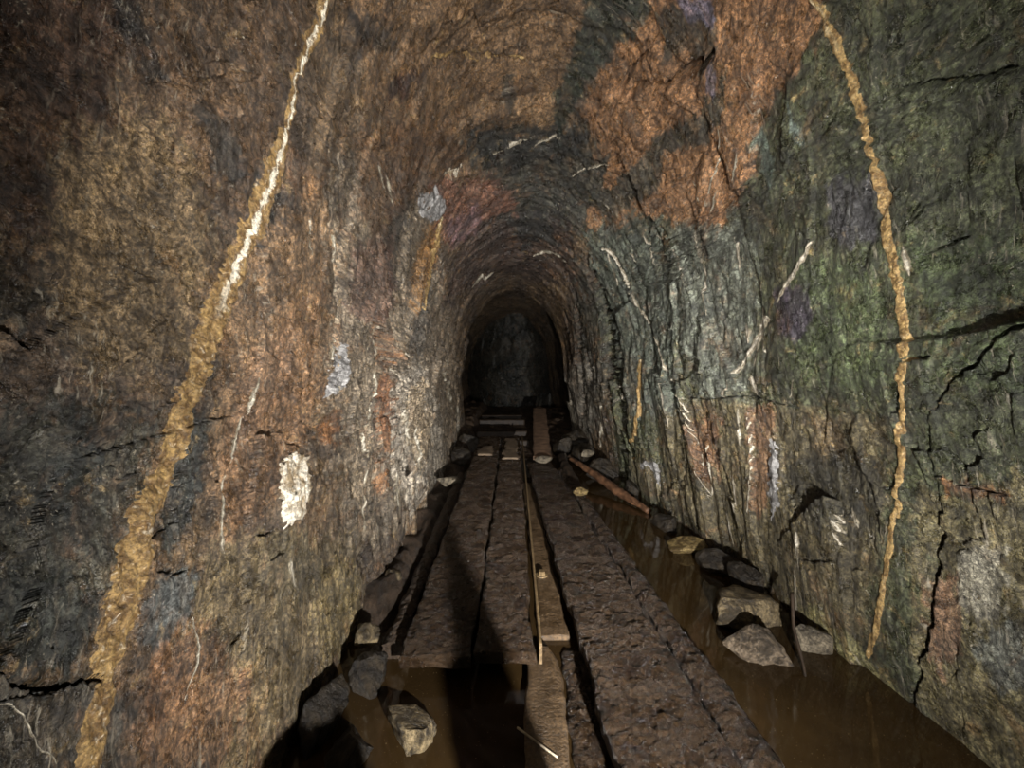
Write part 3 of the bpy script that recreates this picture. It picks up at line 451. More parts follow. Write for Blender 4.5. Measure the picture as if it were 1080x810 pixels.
M = {}
M['rock'] = mat_rock()
M['mud'] = mat_mud('wet_mud', (42, 30, 18), (68, 51, 32), .14, 1.4)
M['mud_far'] = mat_mud('pale_mud', (80, 66, 50), (118, 100, 78), .45, .7)
M['bed'] = mat_mud('dark_bed', (44, 34, 24), (78, 60, 42), .30)
M['board_low'] = mat_mud('muddy_timber', (60, 46, 29), (90, 70, 45), .34, .55)
M['wood_red'] = mat_wood('red_wet_log', (58, 40, 28), (116, 82, 56))
M['wood_far'] = mat_wood('dry_grey_board', (92, 72, 56), (134, 108, 86), (3, 30, 30))
M['wood_dark'] = mat_wood('dark_wet_timber', (30, 23, 16), (56, 43, 30))
M['stone_tan'] = mat_stone('tan_stone', (52, 44, 31), (124, 109, 81))
M['stone_yellow'] = mat_stone('yellow_stone', (84, 68, 40), (146, 126, 82))
M['stone_grey'] = mat_stone('grey_stone', (66, 60, 50), (122, 112, 94))
M['stone_dark'] = mat_stone('dark_stone', (24, 20, 15), (50, 42, 30))
M['stone_pink'] = mat_stone('pinkish_stone', (54, 46, 36), (116, 102, 84))
M['vein_gold'] = mat_vein('ochre_quartz', (108, 82, 48), (166, 136, 86), (236, 226, 204), .52, .27)
M['vein_gold2'] = mat_vein('golden_quartz', (126, 98, 58), (188, 158, 104), (230, 214, 176), .10, .34)
M['vein_white'] = mat_vein('pale_quartz', (116, 106, 88), (164, 154, 132), (206, 198, 180), 2.0, .36)
M['quartz'] = mat_stone('white_quartz', (138, 120, 92), (226, 218, 200), .45)
M['quartz_grey'] = mat_stone('bluish_quartz', (96, 94, 92), (176, 174, 172), .45)
M['water'] = mat_water()
M['iron'] = mat_iron()
M['twig'] = mat_wood('pale_twig', (150, 136, 112), (206, 196, 174), (60, 60, 60))

# ------------------------------------------------------------------ object helpers
def link(name, me, mat, parent=None, smooth_shade=True):
    o = bpy.data.objects.new(name, me); COL.objects.link(o)
    if mat is not None and not me.materials: me.materials.append(mat)
    if smooth_shade: me.polygons.foreach_set('use_smooth', np.ones(len(me.polygons), bool))
    if parent is not None: o.parent = parent
    me.update()
    return o
def mesh_np(name, V, Fq):
    V = np.asarray(V, np.float32); Fq = np.asarray(Fq, np.int32)
    me = bpy.data.meshes.new(name); k = Fq.shape[1]
    me.vertices.add(len(V)); me.vertices.foreach_set('co', V.ravel())
    me.loops.add(Fq.size); me.loops.foreach_set('vertex_index', Fq.ravel())
    me.polygons.add(len(Fq)); me.polygons.foreach_set('loop_start', np.arange(0, Fq.size, k, dtype=np.int32))
    me.update(calc_edges=True)
    return me
def grid_faces(nr, nc, flip=False):
    i = np.arange(nr - 1)[:, None] * nc + np.arange(nc - 1)[None]
    q = np.stack([i, i + 1, i + 1 + nc, i + nc], -1).reshape(-1, 4)
    return q[:, ::-1] if flip else q
def tag(o, label=None, cat=None, group=None, kind=None):
    if label: o['label'] = label
    if cat: o['category'] = cat
    if group: o['group'] = group
    if kind: o['kind'] = kind
    return o

# ------------------------------------------------------------------ the rock walls
GY, GA, GR, GD = wall_grid()
def ucoord(Y):
    Y = np.asarray(Y, float)
    return np.where(Y > .4, np.log(np.maximum(Y, .05)), math.log(.4) + (Y - .4) / .4)
GU = ucoord(GY); UR = ucoord(YR); AR = np.linspace(A0, A1, NC)
def window(us, as_, pad):
    r0 = max(0, np.searchsorted(UR, min(us) - pad) - 1); r1 = min(len(UR), np.searchsorted(UR, max(us) + pad) + 1)
    c0 = max(0, np.searchsorted(AR, min(as_) - pad) - 1); c1 = min(NC, np.searchsorted(AR, max(as_) + pad) + 1)
    return slice(r0, r1), slice(c0, c1)
def seg_dist(U, A, p, q):
    dx, dy = q[0] - p[0], q[1] - p[1]; L = dx * dx + dy * dy + 1e-12
    t = np.clip(((U - p[0]) * dx + (A - p[1]) * dy) / L, 0, 1)
    return np.hypot(U - p[0] - t * dx, A - p[1] - t * dy), t
WOB = noise2(GA * 26, GU * 26) * .6 + noise2(GA * 60 + 5, GU * 60) * .4
# open joints: real grooves cut into the rock
for w, depth, pts in CRACKS:
    us = ucoord([p[1] for p in pts]); as_ = [p[0] for p in pts]
    rs, cs = window(us, as_, w * 3 + .02)
    U = GU[rs, cs]; A = GA[rs, cs]; wob = WOB[rs, cs]
    d = np.full(U.shape, 9.0); n = len(pts); prog = np.zeros(U.shape)
    for i in range(n - 1):
        jit = .9 if depth < .06 else .45
        di, t = seg_dist(U + wob * w * jit, A + np.roll(wob, 7, 1) * w * jit, (us[i], as_[i]), (us[i + 1], as_[i + 1]))
        m = di < d; d = np.where(m, di, d); prog = np.where(m, (i + t) / (n - 1), prog)
    ww = w * (.35 + .65 * np.sin(np.clip(prog, .02, .98) * np.pi) ** .6) * (.8 + .8 * wob)
    ww = np.maximum(ww, w * .25) * .62
    GD[rs, cs] += depth * (1 - smooth(d, ww * .55, ww * 1.15)) * np.clip(.5 + np.sin(prog * np.pi), .5, 1.2)
# colours of the rock
base = np.empty(GY.shape + (3,), np.float32)
FINE = noise2(GA * 95, GU * 95) + .6 * noise2(GA * 190 + 3, GU * 190)
STRK = noise2(GA * 9 + 3, GU * 75) + .5 * noise2(GA * 24, GU * 150)
t1 = smooth(noise2(GA * 3.1 + 8, GU * 3.1) + .5 * noise2(GA * 9, GU * 9), -.3, .35)[..., None]
base[:] = np.array(lin((112, 92, 68))) * t1 + np.array(lin((86, 72, 58))) * (1 - t1)
gm = ((1 - smooth(GA + .12 * WOB, .62, .85)) * (1 - smooth(GY, 1.2, 1.6)))[..., None]
base[:] = base * (1 - gm) + np.array(lin((78, 80, 60))) * (.75 + .5 * t1) * gm
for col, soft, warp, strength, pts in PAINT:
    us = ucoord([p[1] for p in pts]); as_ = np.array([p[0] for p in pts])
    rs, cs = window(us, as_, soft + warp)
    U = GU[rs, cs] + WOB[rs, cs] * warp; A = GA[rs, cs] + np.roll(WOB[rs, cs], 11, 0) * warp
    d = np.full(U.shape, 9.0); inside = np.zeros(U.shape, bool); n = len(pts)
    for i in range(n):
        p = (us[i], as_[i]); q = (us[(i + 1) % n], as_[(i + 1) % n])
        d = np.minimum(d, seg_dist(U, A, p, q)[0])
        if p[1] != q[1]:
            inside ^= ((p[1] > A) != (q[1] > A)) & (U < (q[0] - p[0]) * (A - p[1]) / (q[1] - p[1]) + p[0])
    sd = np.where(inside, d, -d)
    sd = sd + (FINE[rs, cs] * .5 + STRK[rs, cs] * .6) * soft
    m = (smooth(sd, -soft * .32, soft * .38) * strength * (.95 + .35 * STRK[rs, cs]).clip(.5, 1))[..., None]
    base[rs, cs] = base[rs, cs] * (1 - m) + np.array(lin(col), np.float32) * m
base *= .86
FILM = (.35 + .5 * smooth(noise2(GA * 2.2 + 40, GU * 2.2), -.2, .4)).astype(np.float32)
LEAFY = (1 - .8 * smooth(GA, .6, .9) * (1 - smooth(GA, 2.0, 2.35)) * (1 - smooth(GY, 2.9, 3.7)))
LEAFY = (LEAFY * (.35 + .65 * smooth(GY, 1.0, 1.9)) * (.5 + .7 * smooth(noise2(GA * 3 + 70, GU * 3), -.3, .3))).clip(0, 1).astype(np.float32)
WALL = to_xyz(GY, GA, GR + GD).astype(np.float32)
STRATA = np.stack([GA * 1.2 + .1 * noise2(GA * 2, GY * 2), GY + .05 * noise2(GA * 3, GY * 3 + 5) + .10 * smooth(GA, 1.9, 2.6) * (GA * 1.2 - 3.4), GA * 0], -1).astype(np.float32)

def wall_piece(name, r0, r1, c0, c1):
    V = WALL[r0:r1, c0:c1]; nr, nc = V.shape[:2]
    me = mesh_np(name, V.reshape(-1, 3), grid_faces(nr, nc, True))
    ca = me.attributes.new('tint', 'FLOAT_COLOR', 'POINT')
    ca.data.foreach_set('color', np.concatenate([base[r0:r1, c0:c1].reshape(-1, 3), np.ones((nr * nc, 1), np.float32)], 1).ravel())
    sa = me.attributes.new('strata', 'FLOAT_VECTOR', 'POINT'); sa.data.foreach_set('vector', STRATA[r0:r1, c0:c1].ravel())
    fa = me.attributes.new('film', 'FLOAT', 'POINT'); fa.data.foreach_set('value', FILM[r0:r1, c0:c1].ravel())
    la = me.attributes.new('leafy', 'FLOAT', 'POINT'); la.data.foreach_set('value', LEAFY[r0:r1, c0:c1].ravel())
    return tag(link(name, me, M['rock']), kind='structure')
cR = int(np.searchsorted(AR, math.radians(52))); cL = int(np.searchsorted(AR, math.radians(128))); nR = len(YR)
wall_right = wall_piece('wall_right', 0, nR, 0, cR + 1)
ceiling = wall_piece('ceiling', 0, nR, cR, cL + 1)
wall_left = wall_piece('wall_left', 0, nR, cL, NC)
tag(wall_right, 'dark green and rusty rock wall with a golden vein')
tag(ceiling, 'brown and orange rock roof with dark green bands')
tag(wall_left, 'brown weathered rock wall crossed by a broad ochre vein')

def end_wall(name, Y, bulge, n=150):
    X, Z = np.meshgrid(np.linspace(-2.4, 2.6, n), np.linspace(-1.8, 2.6, n), indexing='xy')
    YY = Y + max(bulge, 0) * 1.1 * (X - .35) ** 2 + bulge * (.35 * noise2(X * .8 + 4, Z * .8) + .55 * facets(X * 1.1, Z * .8, 17) + .16 * facets(X * 3.1, Z * 2.2, 60) + .05 * noise2(X * 6, Z * 4))
    V = np.stack([X, YY, Z + EYE], -1).reshape(-1, 3)
    me = mesh_np(name, V, grid_faces(n, n, bulge < 0))
    k = len(V); t = smooth(noise2(X * 1.6, Z * 1.6), -.3, .3).reshape(-1, 1)
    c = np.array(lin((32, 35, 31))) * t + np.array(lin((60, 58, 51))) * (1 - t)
    me.attributes.new('tint', 'FLOAT_COLOR', 'POINT').data.foreach_set('color', np.concatenate([c, np.ones((k, 1))], 1).astype(np.float32).ravel())
    me.attributes.new('strata', 'FLOAT_VECTOR', 'POINT').data.foreach_set('vector', np.stack([Z, X, X * 0], -1).astype(np.float32).ravel())
    me.attributes.new('film', 'FLOAT', 'POINT').data.foreach_set('value', np.full(k, .5, np.float32))
    me.attributes.new('leafy', 'FLOAT', 'POINT').data.foreach_set('value', np.full(k, .6, np.float32))
    return tag(link(name, me, M['rock']), kind='structure')
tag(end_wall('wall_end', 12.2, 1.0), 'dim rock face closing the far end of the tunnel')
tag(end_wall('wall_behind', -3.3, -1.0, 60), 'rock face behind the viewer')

# ------------------------------------------------------------------ veins and patches standing proud of the rock
def on_wall(A, Y, lift):
    A = np.asarray(A, float); Y = np.asarray(Y, float)
    c = np.clip((A - A0) / (A1 - A0) * (NC - 1), 0, NC - 1.001); ci = c.astype(int); cf = (c - ci)[..., None]
    ri = np.clip(np.searchsorted(YR, Y) - 1, 0, nR - 2); rf = ((Y - YR[ri]) / (YR[ri + 1] - YR[ri]))[..., None]
    p = (WALL[ri, ci] * (1 - cf) + WALL[ri, ci + 1] * cf) * (1 - rf) + (WALL[ri + 1, ci] * (1 - cf) + WALL[ri + 1, ci + 1] * cf) * rf
    return p - np.stack([np.cos(A), A * 0, np.sin(A)], -1) * np.asarray(lift)[..., None]
def host(a):
    return wall_right if a < math.radians(52) else ceiling if a < math.radians(128) else wall_left
def inv_u(u):
    return np.where(u > math.log(.4), np.exp(u), .4 + (u - math.log(.4)) * .4)
def vein(name, label, mat, height, pts):
    a = np.array([p[0] for p in pts]); u = ucoord([p[1] for p in pts]); w = np.array([p[2] for p in pts])
    L = np.concatenate([[0], np.cumsum(np.hypot(np.diff(a), np.diff(u)))])
    n = int(np.clip(L[-1] / .0042, 6, 900)); t = np.linspace(0, L[-1], n)
    k = 5 if n < 40 else 15
    aa, uu, ww = np.interp(t, L, a), np.interp(t, L, u), np.interp(t, L, w)
    ker = np.ones(k) / k
    if n > 2 * k:
        h_ = k // 2; aa[h_:-h_] = np.convolve(aa, ker, 'valid'); uu[h_:-h_] = np.convolve(uu, ker, 'valid')
    da, du = np.gradient(aa), np.gradient(uu); h = np.hypot(da, du) + 1e-9; na, nu = -du / h, da / h
    sd = hash(label + str(len(pts))) % 97 if False else len(pts) * 7
    x = np.linspace(-1, 1, 15)
    rg = .55 if mat == 'vein_gold' else 1.0
    wl = ww * (.5 + rg * .30 * noise2(t * 22 + sd, t * 0 + 3) + rg * .20 * noise2(t * 90, t * 0 + sd))
    wr = ww * (.5 + rg * .30 * noise2(t * 22, t * 0 + sd + 40) + rg * .20 * noise2(t * 90, t * 0 + 9))
    off = np.where(x[None] < 0, x[None] * wl[:, None], x[None] * wr[:, None])
    Ag = aa[:, None] + na[:, None] * off; Ug = uu[:, None] + nu[:, None] * off; Yg = inv_u(Ug)
    V = on_wall(Ag, Yg, Ag * 0)
    wid = np.linalg.norm(np.diff(V, axis=1), axis=2).sum(1); ratio = np.clip((wl + wr) * np.exp(uu) / (wid + 1e-6), .12, 1)
    ratio = ratio ** 1.7
    if n > 14: ratio[3:-3] = np.convolve(ratio, np.ones(7) / 7, 'valid')
    off = off * ratio[:, None]; Ag = aa[:, None] + na[:, None] * off; Ug = uu[:, None] + nu[:, None] * off; Yg = inv_u(Ug)
    real = np.minimum(ww * np.exp(uu) * 1.0, 1)[:, None]
    lift = height * ((1 - x[None] ** 4) * (.8 + .45 * noise2(Ag * 38, Ug * 38) + .35 * noise2(Ag * 90, Ug * 90)) - .25) * np.clip(real / .03, .4, 1)
    V = on_wall(Ag, Yg, lift).reshape(-1, 3)
    me = mesh_np(name, V, grid_faces(n, 15))
    vv = np.stack([np.broadcast_to(x[None], Ag.shape), np.broadcast_to((t / L[-1])[:, None], Ag.shape), Ag * 0], -1)
    me.attributes.new('vein', 'FLOAT_VECTOR', 'POINT').data.foreach_set('vector', vv.astype(np.float32).ravel())
    o = link(name, me, M[mat], host(float(np.median(aa))))
    if label: o['label'] = label
    return o
for label, mat, height, pts in VEINS:
    nm = 'quartz_streak' if 'streak' in label else 'quartz_vein' if mat == 'vein_gold' or label == 'golden quartz vein' else 'quartz_stringer'
    vein(nm, label, mat, height, pts)
def patch(name, label, mat, height, pts):
    us = ucoord([p[1] for p in pts]); as_ = np.array([p[0] for p in pts]); n = len(pts)
    st = .0042
    U, A = np.meshgrid(np.arange(us.min() - .02, us.max() + .02, st), np.arange(as_.min() - .02, as_.max() + .02, st), indexing='ij')
    Uw = U + .012 * noise2(U * 60, A * 60); Aw = A + .012 * noise2(U * 60 + 9, A * 60)
    d = np.full(U.shape, 9.0); ins = np.zeros(U.shape, bool)
    for i in range(n):
        p = (us[i], as_[i]); q = (us[(i + 1) % n], as_[(i + 1) % n])
        d = np.minimum(d, seg_dist(Uw, Aw, p, q)[0])
        if p[1] != q[1]: ins ^= ((p[1] > Aw) != (q[1] > Aw)) & (Uw < (q[0] - p[0]) * (Aw - p[1]) / (q[1] - p[1]) + p[0])
    sd = np.where(ins, d, -d)
    lift = height * (smooth(sd, -.004, .012) * (1 + .7 * noise2(U * 90, A * 30)) - .25)
    V = on_wall(A, inv_u(U), lift).reshape(-1, 3); Fq = grid_faces(*U.shape, True)
    keep = (sd.ravel()[Fq] > -.004).all(1); Fq = Fq[keep]
    ids = np.unique(Fq); remap = np.zeros(len(V), int); remap[ids] = np.arange(len(ids))
    me = mesh_np(name, V[ids], remap[Fq])
    o = link(name, me, M[mat], host(float(as_.mean()))); o['label'] = label
    return o
for label, mat, height, pts in PATCHES: patch('quartz_patch', label, mat, height, pts)

# ------------------------------------------------------------------ floor and water (water level is z = 0)
def bed_height(X, Y):
    z = -.10 + .05 * noise2(X * 2.2, Y * 2.2) + .025 * noise2(X * 7, Y * 7) + .012 * noise2(X * 21, Y * 21)
    z = z + (.17 + .06 * noise2(X * 5, Y * 3) + .03 * facets(X * 9, Y * 5, 3)) * smooth(-X, .40, .56) * smooth(Y, 1.5, 1.9)
    z = z - .16 * smooth(X, .68, .9) * (1 - smooth(Y, 4.2, 5.2))
    z = z + (.14 + .06 * facets(X * 4, Y * 4, 8)) * smooth(Y, 4.6, 6.2) + .22 * smooth(Y, 6.0, 8.5)
    return z
fx, fy = np.meshgrid(np.linspace(-2.3, 2.6, 260), np.concatenate([np.linspace(-3.5, .9, 50)[:-1], np.linspace(.9, 12.0, 520)]), indexing='ij')
floor = link('floor', mesh_np('floor', np.stack([fx, fy, bed_height(fx, fy)], -1).reshape(-1, 3), grid_faces(*fx.shape, True)), M['bed'])
tag(floor, 'dark wet mud and rubble floor of the tunnel', kind='structure')
wx, wy = np.meshgrid(np.linspace(-1.25, 1.9, 40), np.linspace(-3.4, 6.4, 90), indexing='ij')
water = link('water', mesh_np('water', np.stack([wx, wy, wx * 0], -1).reshape(-1, 3), grid_faces(*wx.shape, True)), M['water'])
tag(water, 'murky brown water flooding the tunnel floor', kind='structure')

# ------------------------------------------------------------------ timber
def timber(name, p0, p1, w0, w1, thick, mat, rough=.006, label=None, cat='board', group=None, parent=None, step=.010, wear=.014, point=0.0, round_=.25, cut=0.0):
    """a plank or beam from p0 to p1 (mid-line of its TOP face), its faces and arrises worn uneven"""
    p0, p1 = np.array(p0, float), np.array(p1, float); L = np.linalg.norm(p1 - p0); d = (p1 - p0) / L
    side = np.cross(d, [0, 0, 1]); side /= np.linalg.norm(side); upv = np.cross(side, d)
    n = int(np.clip(L / step, 6, 420)); m = int(np.clip(max(w0, w1) / step, 5, 40))
    r = min(thick, w0) * round_
    prof = [(-.5 + i / m, 0, 0) for i in range(m + 1)]                      # top, left to right
    prof = [(x, 0.0) for x, _, _ in prof]
    prof += [(.5, -i / 4) for i in range(1, 5)] + [(.5 - i / 4, -1.0) for i in range(1, 5)] + [(-.5, -1 + i / 4) for i in range(1, 4)]
    pr = np.array(prof); k = len(pr)
    t = np.linspace(0, 1, n)
    W = w0 + (w1 - w0) * t
    seed = (p0[0] * 37 + p0[1] * 11) % 60
    wl = wear * noise2(t * L * 4 + seed, t * 0 + 1) + wear * .5 * noise2(t * L * 14 + seed, t * 0 + 4)
    wr = wear * noise2(t * L * 4 + seed, t * 0 + 8) + wear * .5 * noise2(t * L * 14 + seed, t * 0 + 12)
    X = pr[None, :, 0] * W[:, None]
    X = X + np.where(pr[None, :, 0] > .4, wr[:, None], 0) - np.where(pr[None, :, 0] < -.4, wl[:, None], 0)
    if point: X = X * np.clip(.30 + (1 - t[:, None]) / point * .7, .30, 1)
    Z = pr[None, :, 1] * thick * np.ones((n, 1))
    edge = np.clip((np.abs(pr[None, :, 0]) * W[:, None] - (W[:, None] / 2 - r)) / max(r, 1e-4), 0, 1)
    Z = Z - np.where(pr[None, :, 1] > -.01, r * .55 * edge ** 2, 0)
    S = t[:, None] * L + 0 * X
    S = S + cut * (X / max(w0, .01)) * np.where(t[:, None] < .02, 1, 0)
    B = p0 + S[..., None] * d + X[..., None] * side + Z[..., None] * upv
    q = rough * (.5 * noise2(B[..., 0] * 9, B[..., 1] * 6) + .35 * noise2(B[..., 0] * 24, B[..., 1] * 17) + .45 * noise2(B[..., 0] * 47, B[..., 1] * 40) + .5 * noise2(B[..., 0] * 80, B[..., 1] * 80 + B[..., 2] * 90))
    B = B + q[..., None] * upv
    V = B.reshape(-1, 3); i = np.arange(n - 1)[:, None] * k + np.arange(k)[None]; j = np.arange(n - 1)[:, None] * k + (np.arange(k)[None] + 1) % k
    Fq = np.stack([i, i + k, j + k, j], -1).reshape(-1, 4)
    me = bpy.data.meshes.new(name)
    faces = [tuple(f) for f in Fq.tolist()] + [tuple(range(k)), tuple(reversed(range((n - 1) * k, n * k)))]
    me.from_pydata(V.tolist(), [], faces); me.update()
    o = link(name, me, M[mat], parent)
    for f in me.polygons[-2:]: f.use_smooth = False
    if label: tag(o, label, cat, group)
    return o
LZ = lambda Y: .10 + .060 * (Y - 1.48)          # the left-hand boards climb a little
timber('walkway_board', (-.245, 1.47, LZ(1.47)), (-.16, 5.45, LZ(5.45)), .262, .262, .045, 'mud', .011, 'muddy outer board of the wide double walkway, along the brown wall')
timber('walkway_board', (.004, 1.49, LZ(1.49) - .006), (.115, 5.45, LZ(5.45) - .006), .215, .225, .045, 'mud', .011, 'muddy inner board of the double walkway, beside the thin iron rail')
timber('iron_rail', (.142, 1.50, LZ(1.50) + .012), (.262, 5.45, LZ(5.45) + .010), .011, .011, .075, 'iron', .001, 'thin upright iron rail along the inner edge of the double walkway', 'rail', wear=.001, step=.02)
timber('walkway_board', (.462, .80, .10), (.435, 4.80, .115), .320, .29, .05, 'mud', .011, 'long wide muddy board in the middle of the tunnel beside the gap')
timber('timber_beam', (.690, .80, .105), (.665, 4.6, .10), .105, .085, .085, 'mud', .012, 'narrow rounded muddy beam between the wide board and the pool', 'beam', round_=.5, wear=.02)
timber('timber_beam', (-.435, 1.60, .07), (-.43, 4.2, .14), .075, .07, .09, 'bed', .014, 'rough dark beam along the outer edge of the double walkway', 'beam', round_=.5, wear=.02)
low = timber('walkway_board', (.222, 1.70, .02), (.262, 4.2, .03), .125, .10, .05, 'board_low', .004, 'low brown board sunk in the gap beside the iron rail')
timber('walkway_board', (.098, .80, .02), (.165, 1.62, .035), .135, .125, .06, 'board_low', .003, 'brown board with a pointed end, low in the gap, with a white twig on it', point=.10)
timber('timber_beam', (.238, .80, .01), (.287, 1.62, .015), .115, .095, .07, 'mud', .012, 'short dark muddy beam with a pale edge, beside the pointed board', 'beam', wear=.02)
timber('walkway_board', (.475, 4.86, .175), (.685, 7.55, .57), .215, .235, .045, 'wood_far', .003, 'pale dry board sloping up into the dark end of the tunnel', step=.03)
for y, x0, x1, w in ((1.75, -.50, .74, .12), (3.0, -.50, .72, .12), (4.35, -.48, .74, .12)):
    timber('sleeper', (x0, y, -.035), (x1, y, -.035), w, w, .12, 'wood_dark', .006, None)
for o in [o for o in COL.objects if o.name.startswith('sleeper')]:
    i = [o.name for o in COL.objects if o.name.startswith('sleeper')].index(o.name)
    tag(o, ['dark wet sleeper under the near end of the walkway boards', 'dark wet sleeper under the middle of the walkway boards', 'dark wet sleeper under the far end of the walkway boards'][i], 'sleeper', 'sleepers under the walkway')
for i, y in enumerate((6.3, 7.0, 7.8, 8.7)):
    z = float(bed_height(np.array([0.0]), np.array([y]))[0])
    tag(timber('sleeper', (-.45, y, z + .10), (.42, y + .05, z + .10), .15, .15, .12, 'wood_dark', .006, None, step=.03),
        ['first', 'second', 'third', 'last'][i] + ' of the dim sleepers lying across the dark far floor', 'sleeper', 'sleepers in the dark')
def bolt(parent, loc, r):
    bm = bmesh.new()
    bmesh.ops.create_cone(bm, segments=12, radius1=r * 1.5, radius2=r * 1.5, depth=.008, cap_ends=True, matrix=Matrix.Translation((0, 0, .004)))
    bmesh.ops.create_cone(bm, segments=6, radius1=r, radius2=r * .9, depth=.02, cap_ends=True, matrix=Matrix.Translation((0, 0, .018)))
    me = bpy.data.meshes.new('bolt'); bm.to_mesh(me); bm.free()
    o = link('bolt', me, M['iron'], parent, False); o.location = loc; o['label'] = 'rusty bolt head'
bolt(low, (.215, 2.22, .022), .022)

def rod(name, pts, radii, mat, label, cat, rough=.2, seg=12):
    """a log, root or twig swept along points, with lumps"""
    P = np.array(pts, float); L = np.concatenate([[0], np.cumsum(np.linalg.norm(np.diff(P, axis=0), axis=1))])
    n = max(8, int(L[-1] / max(.012, min(radii) * .8))); n = min(n, 120); t = np.linspace(0, L[-1], n)
    C = np.stack([np.interp(t, L, P[:, i]) for i in range(3)], -1); R = np.interp(t, L, radii)
    T = np.gradient(C, axis=0); T /= np.linalg.norm(T, axis=1)[:, None]
    S = np.cross(T, [0, 0, 1.0]); S /= np.linalg.norm(S, axis=1)[:, None] + 1e-9; U = np.cross(S, T)
    th = np.linspace(0, 2 * np.pi, seg, endpoint=False)
    rr = R[:, None] * (1 + rough * noise2(t[:, None] * 9 + 3, np.cos(th)[None] * 1.5 + 7) + rough * .6 * noise2(t[:, None] * 26, np.sin(th)[None] * 3))
    V = C[:, None] + rr[..., None] * (np.cos(th)[None, :, None] * S[:, None] + np.sin(th)[None, :, None] * U[:, None])
    faces = [(i * seg + j, i * seg + (j + 1) % seg, (i + 1) * seg + (j + 1) % seg, (i + 1) * seg + j) for i in range(n - 1) for j in range(seg)]
    faces += [tuple(reversed(range(seg))), tuple(range((n - 1) * seg, n * seg))]
    me = bpy.data.meshes.new(name); me.from_pydata(V.reshape(-1, 3).tolist(), [], faces); me.update()
    return tag(link(name, me, M[mat]), label, cat)
rod('log', [(.80, 4.75, .17), (.93, 4.2, .13), (1.06, 3.75, .07), (1.20, 3.30, .02)], [.022, .036, .042, .022], 'wood_red', 'reddish brown splintered log leaning from the rubble into the pool', 'log', .35)
rod('log', [(.72, 4.95, .16), (.70, 4.4, .12), (.735, 3.7, .05)], [.045, .05, .035], 'wood_dark', 'dark wet log lying between the muddy beam and the reddish log', 'log', .3)
rod('twig', [(.045, 1.235, .034), (.155, 1.135, .033)], [.0032, .0028], 'twig', 'thin white twig lying across the pointed brown board', 'twig', .1, 8)
rod('twig', [(1.22, 1.68, .20), (1.17, 1.60, .10), (1.135, 1.50, .02), (1.10, 1.43, -.04)], [.006, .007, .006, .005], 'wood_dark', 'thin dark root hanging into the pool beside the wedge-shaped stone', 'twig', .3, 8)

# ------------------------------------------------------------------ stones
def stone(name, loc, dims, rz, seed, mat, label, cat='rock', group=None, tilt=(0, 0), cuts=15, sub=4):
    rnd = random.Random(seed); bm = bmesh.new(); bmesh.ops.create_icosphere(bm, subdivisions=sub, radius=1)
    V = np.array([v.co for v in bm.verts]); nv = len(V)
    for _ in range(cuts):
        n = np.array([rnd.gauss(0, 1), rnd.gauss(0, 1), rnd.gauss(0, .8)]); n /= np.linalg.norm(n); d = rnd.uniform(.45, .8)
        e = V @ n - d; V = V - np.where(e > 0, e, 0)[:, None] * n * .96
    ext = (V.max(0) - V.min(0)); V = (V - (V.max(0) + V.min(0)) / 2) / ext
    V += (.045 * noise2(V[:, 0] * 6 + seed, V[:, 1] * 6 + V[:, 2] * 5) + .030 * noise2(V[:, 0] * 15, V[:, 2] * 15 + V[:, 1] * 9))[:, None] * V / (np.linalg.norm(V, axis=1)[:, None] + 1e-6)
    V *= np.array(dims)
    for v, c in zip(bm.verts, V): v.co = c
    me = bpy.data.meshes.new(name); bm.to_mesh(me); bm.free()
    o = link(name, me, M[mat]); o.location = loc; o.rotation_euler = (tilt[0], tilt[1], rz)
    return tag(o, label, cat, group)
stone('rock', (1.10, 1.86, .03), (.34, .25, .20), .25, 3, 'stone_tan', 'broad tan stone half sunk in the pool, largest of the pool stones', tilt=(.15, .1))
stone('rock', (1.04, 1.60, .01), (.24, .20, .20), .6, 14, 'stone_pink', 'wedge-shaped pinkish stone standing in the pool in front of the broad tan stone', tilt=(-.3, .2))
stone('rock', (1.18, 2.58, .02), (.28, .20, .11), .1, 21, 'stone_yellow', 'yellowish flat stone in the pool near the reddish log')
stone('rock', (1.27, 2.06, .03), (.13, .22, .20), .2, 5, 'stone_dark', 'dark boulder at the wall foot behind the broad tan stone')
stone('rock', (1.23, 2.32, .02), (.14, .24, .18), .5, 6, 'stone_dark', 'dark boulder at the wall foot between the tan and yellowish stones')
stone('rock', (1.27, 1.62, .03), (.12, .14, .13), .5, 8, 'stone_grey', 'small grey stone at the water edge beside the dark root')
stone('rock', (1.20, 2.98, .03), (.15, .24, .13), .5, 9, 'stone_dark', 'dark boulder at the wall foot behind the yellowish stone')
stone('rock', (.655, 3.42, .15), (.15, .12, .08), .5, 12, 'stone_yellow', 'small pale yellow stone lying on the narrow beam by the reddish log')
stone('rock', (-.50, 3.85, .14), (.24, .20, .10), .2, 15, 'stone_grey', 'flat grey stone beside the double walkway at the wall foot')
stone('rock', (-.275, 1.26, .015), (.14, .17, .10), .55, 18, 'stone_tan', 'tan slab of stone in front of the walkway end', tilt=(.1, .2))
stone('rock', (-.545, 1.64, .07), (.10, .10, .10), .2, 19, 'stone_tan', 'small tan stone against the wall foot near the walkway end')
stone('rock', (-.555, 2.08, .10), (.09, .11, .06), .2, 20, 'stone_tan', 'small tan pebble on the dark bank beside the rough dark beam')
stone('rock', (-.47, 1.47, .02), (.14, .14, .16), .9, 24, 'stone_dark', 'dark angular rock beside the walkway end, behind the tan slab')
stone('rock', (-.45, 1.20, .0), (.16, .20, .14), .4, 25, 'stone_dark', 'dark angular rock between the tan slab and the brown wall')
stone('rock', (-.58, 1.30, .03), (.16, .26, .18), .1, 26, 'stone_dark', 'dark rock wedged against the foot of the brown wall')
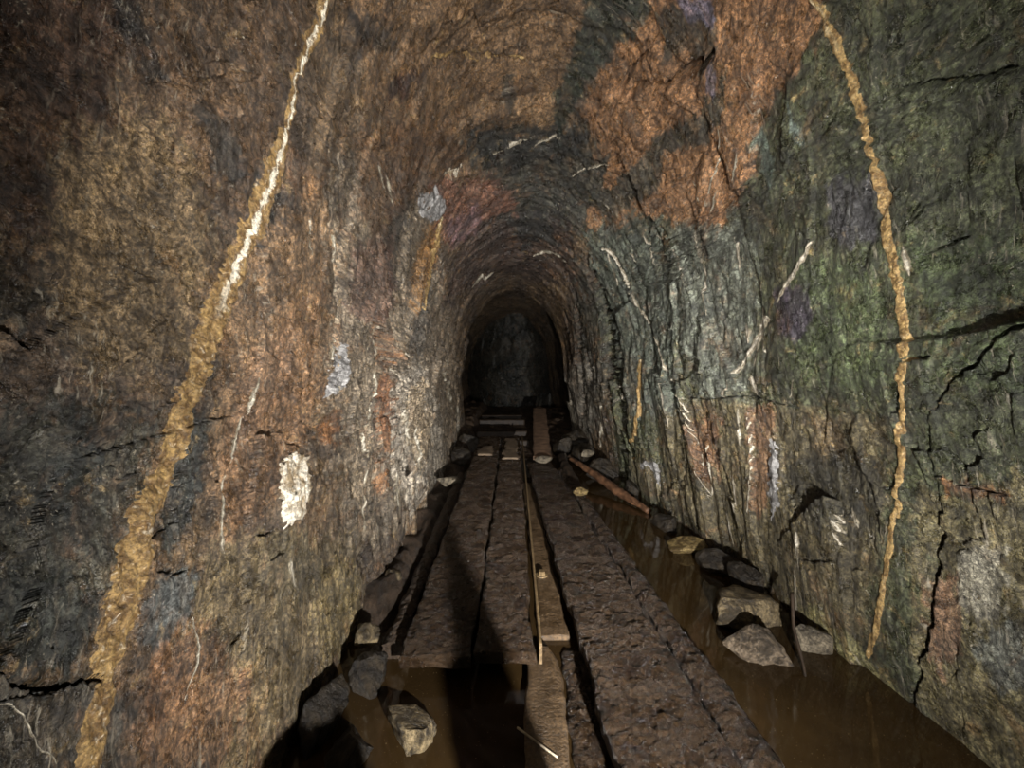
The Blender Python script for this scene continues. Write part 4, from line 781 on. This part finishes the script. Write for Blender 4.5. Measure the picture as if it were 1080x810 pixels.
for i, (x, y, z, dx, dy, dz, s, l) in enumerate((
    (.98, 4.95, .16, .30, .34, .30, 31, 'big dark boulder at the head of the reddish log'),
    (.80, 5.45, .20, .26, .30, .26, 32, 'dark rock behind the pale sloping board foot'),
    (1.10, 4.45, .10, .22, .36, .26, 33, 'dark boulder under the deep fissure in the wall'),
    (1.02, 5.75, .22, .30, .40, .34, 34, 'rearmost big dark boulder of the rubble'),
    (.775, 5.05, .12, .08, .16, .14, 35, 'small dark rock under the reddish log'),
    (1.25, 3.90, .03, .12, .20, .20, 36, 'dark boulder at the pool head beside the lower end of the reddish log'),
    (-.50, 4.9, .16, .12, .40, .24, 37, 'dark rock at the wall foot beside the far end of the double walkway'),
    (-.45, 5.8, .20, .16, .36, .26, 38, 'far dark rock at the wall foot beyond the double walkway'))):
    stone('rock', (x, y, z), (dx, dy, dz), s * .7, s, 'stone_dark', l)
stone('rock', (.95, 4.55, .27), (.14, .12, .08), .4, 44, 'stone_grey', 'small pale stone lying on the rubble above the reddish log')
timber('plank_offcut', (-.19, 4.35, LZ(4.35) + .030), (-.175, 4.75, LZ(4.75) + .026), .16, .13, .018, 'mud_far', .006, 'pale muddy plank offcut lying on the far end of the outer board', wear=.05, round_=.6)
timber('plank_offcut', (.085, 4.20, LZ(4.20) + .026), (.105, 5.20, LZ(5.20) + .024), .15, .13, .018, 'mud_far', .006, 'pale muddy plank offcut lying on the far end of the inner board', wear=.04, round_=.6)
stone('rock', (.195, .58, .15), (.13, .18, .62), .1, 61, 'stone_dark', 'upright narrow dark boulder between the boards at the viewer\'s feet, just below the picture')  # unseen boulder, added to throw a shadow across the near boards
stone('rock', (-.10, .58, .10), (.22, .22, .42), .4, 67, 'stone_dark', 'squat dark boulder at the viewer\'s feet near the brown wall, just below the picture')  # second unseen boulder, added so the lower left corner falls into shadow
stone('block', (.475, 4.70, .172), (.20, .12, .09), 0, 55, 'stone_grey', 'grey speckled block propping the foot of the pale sloping board', 'block', cuts=4)
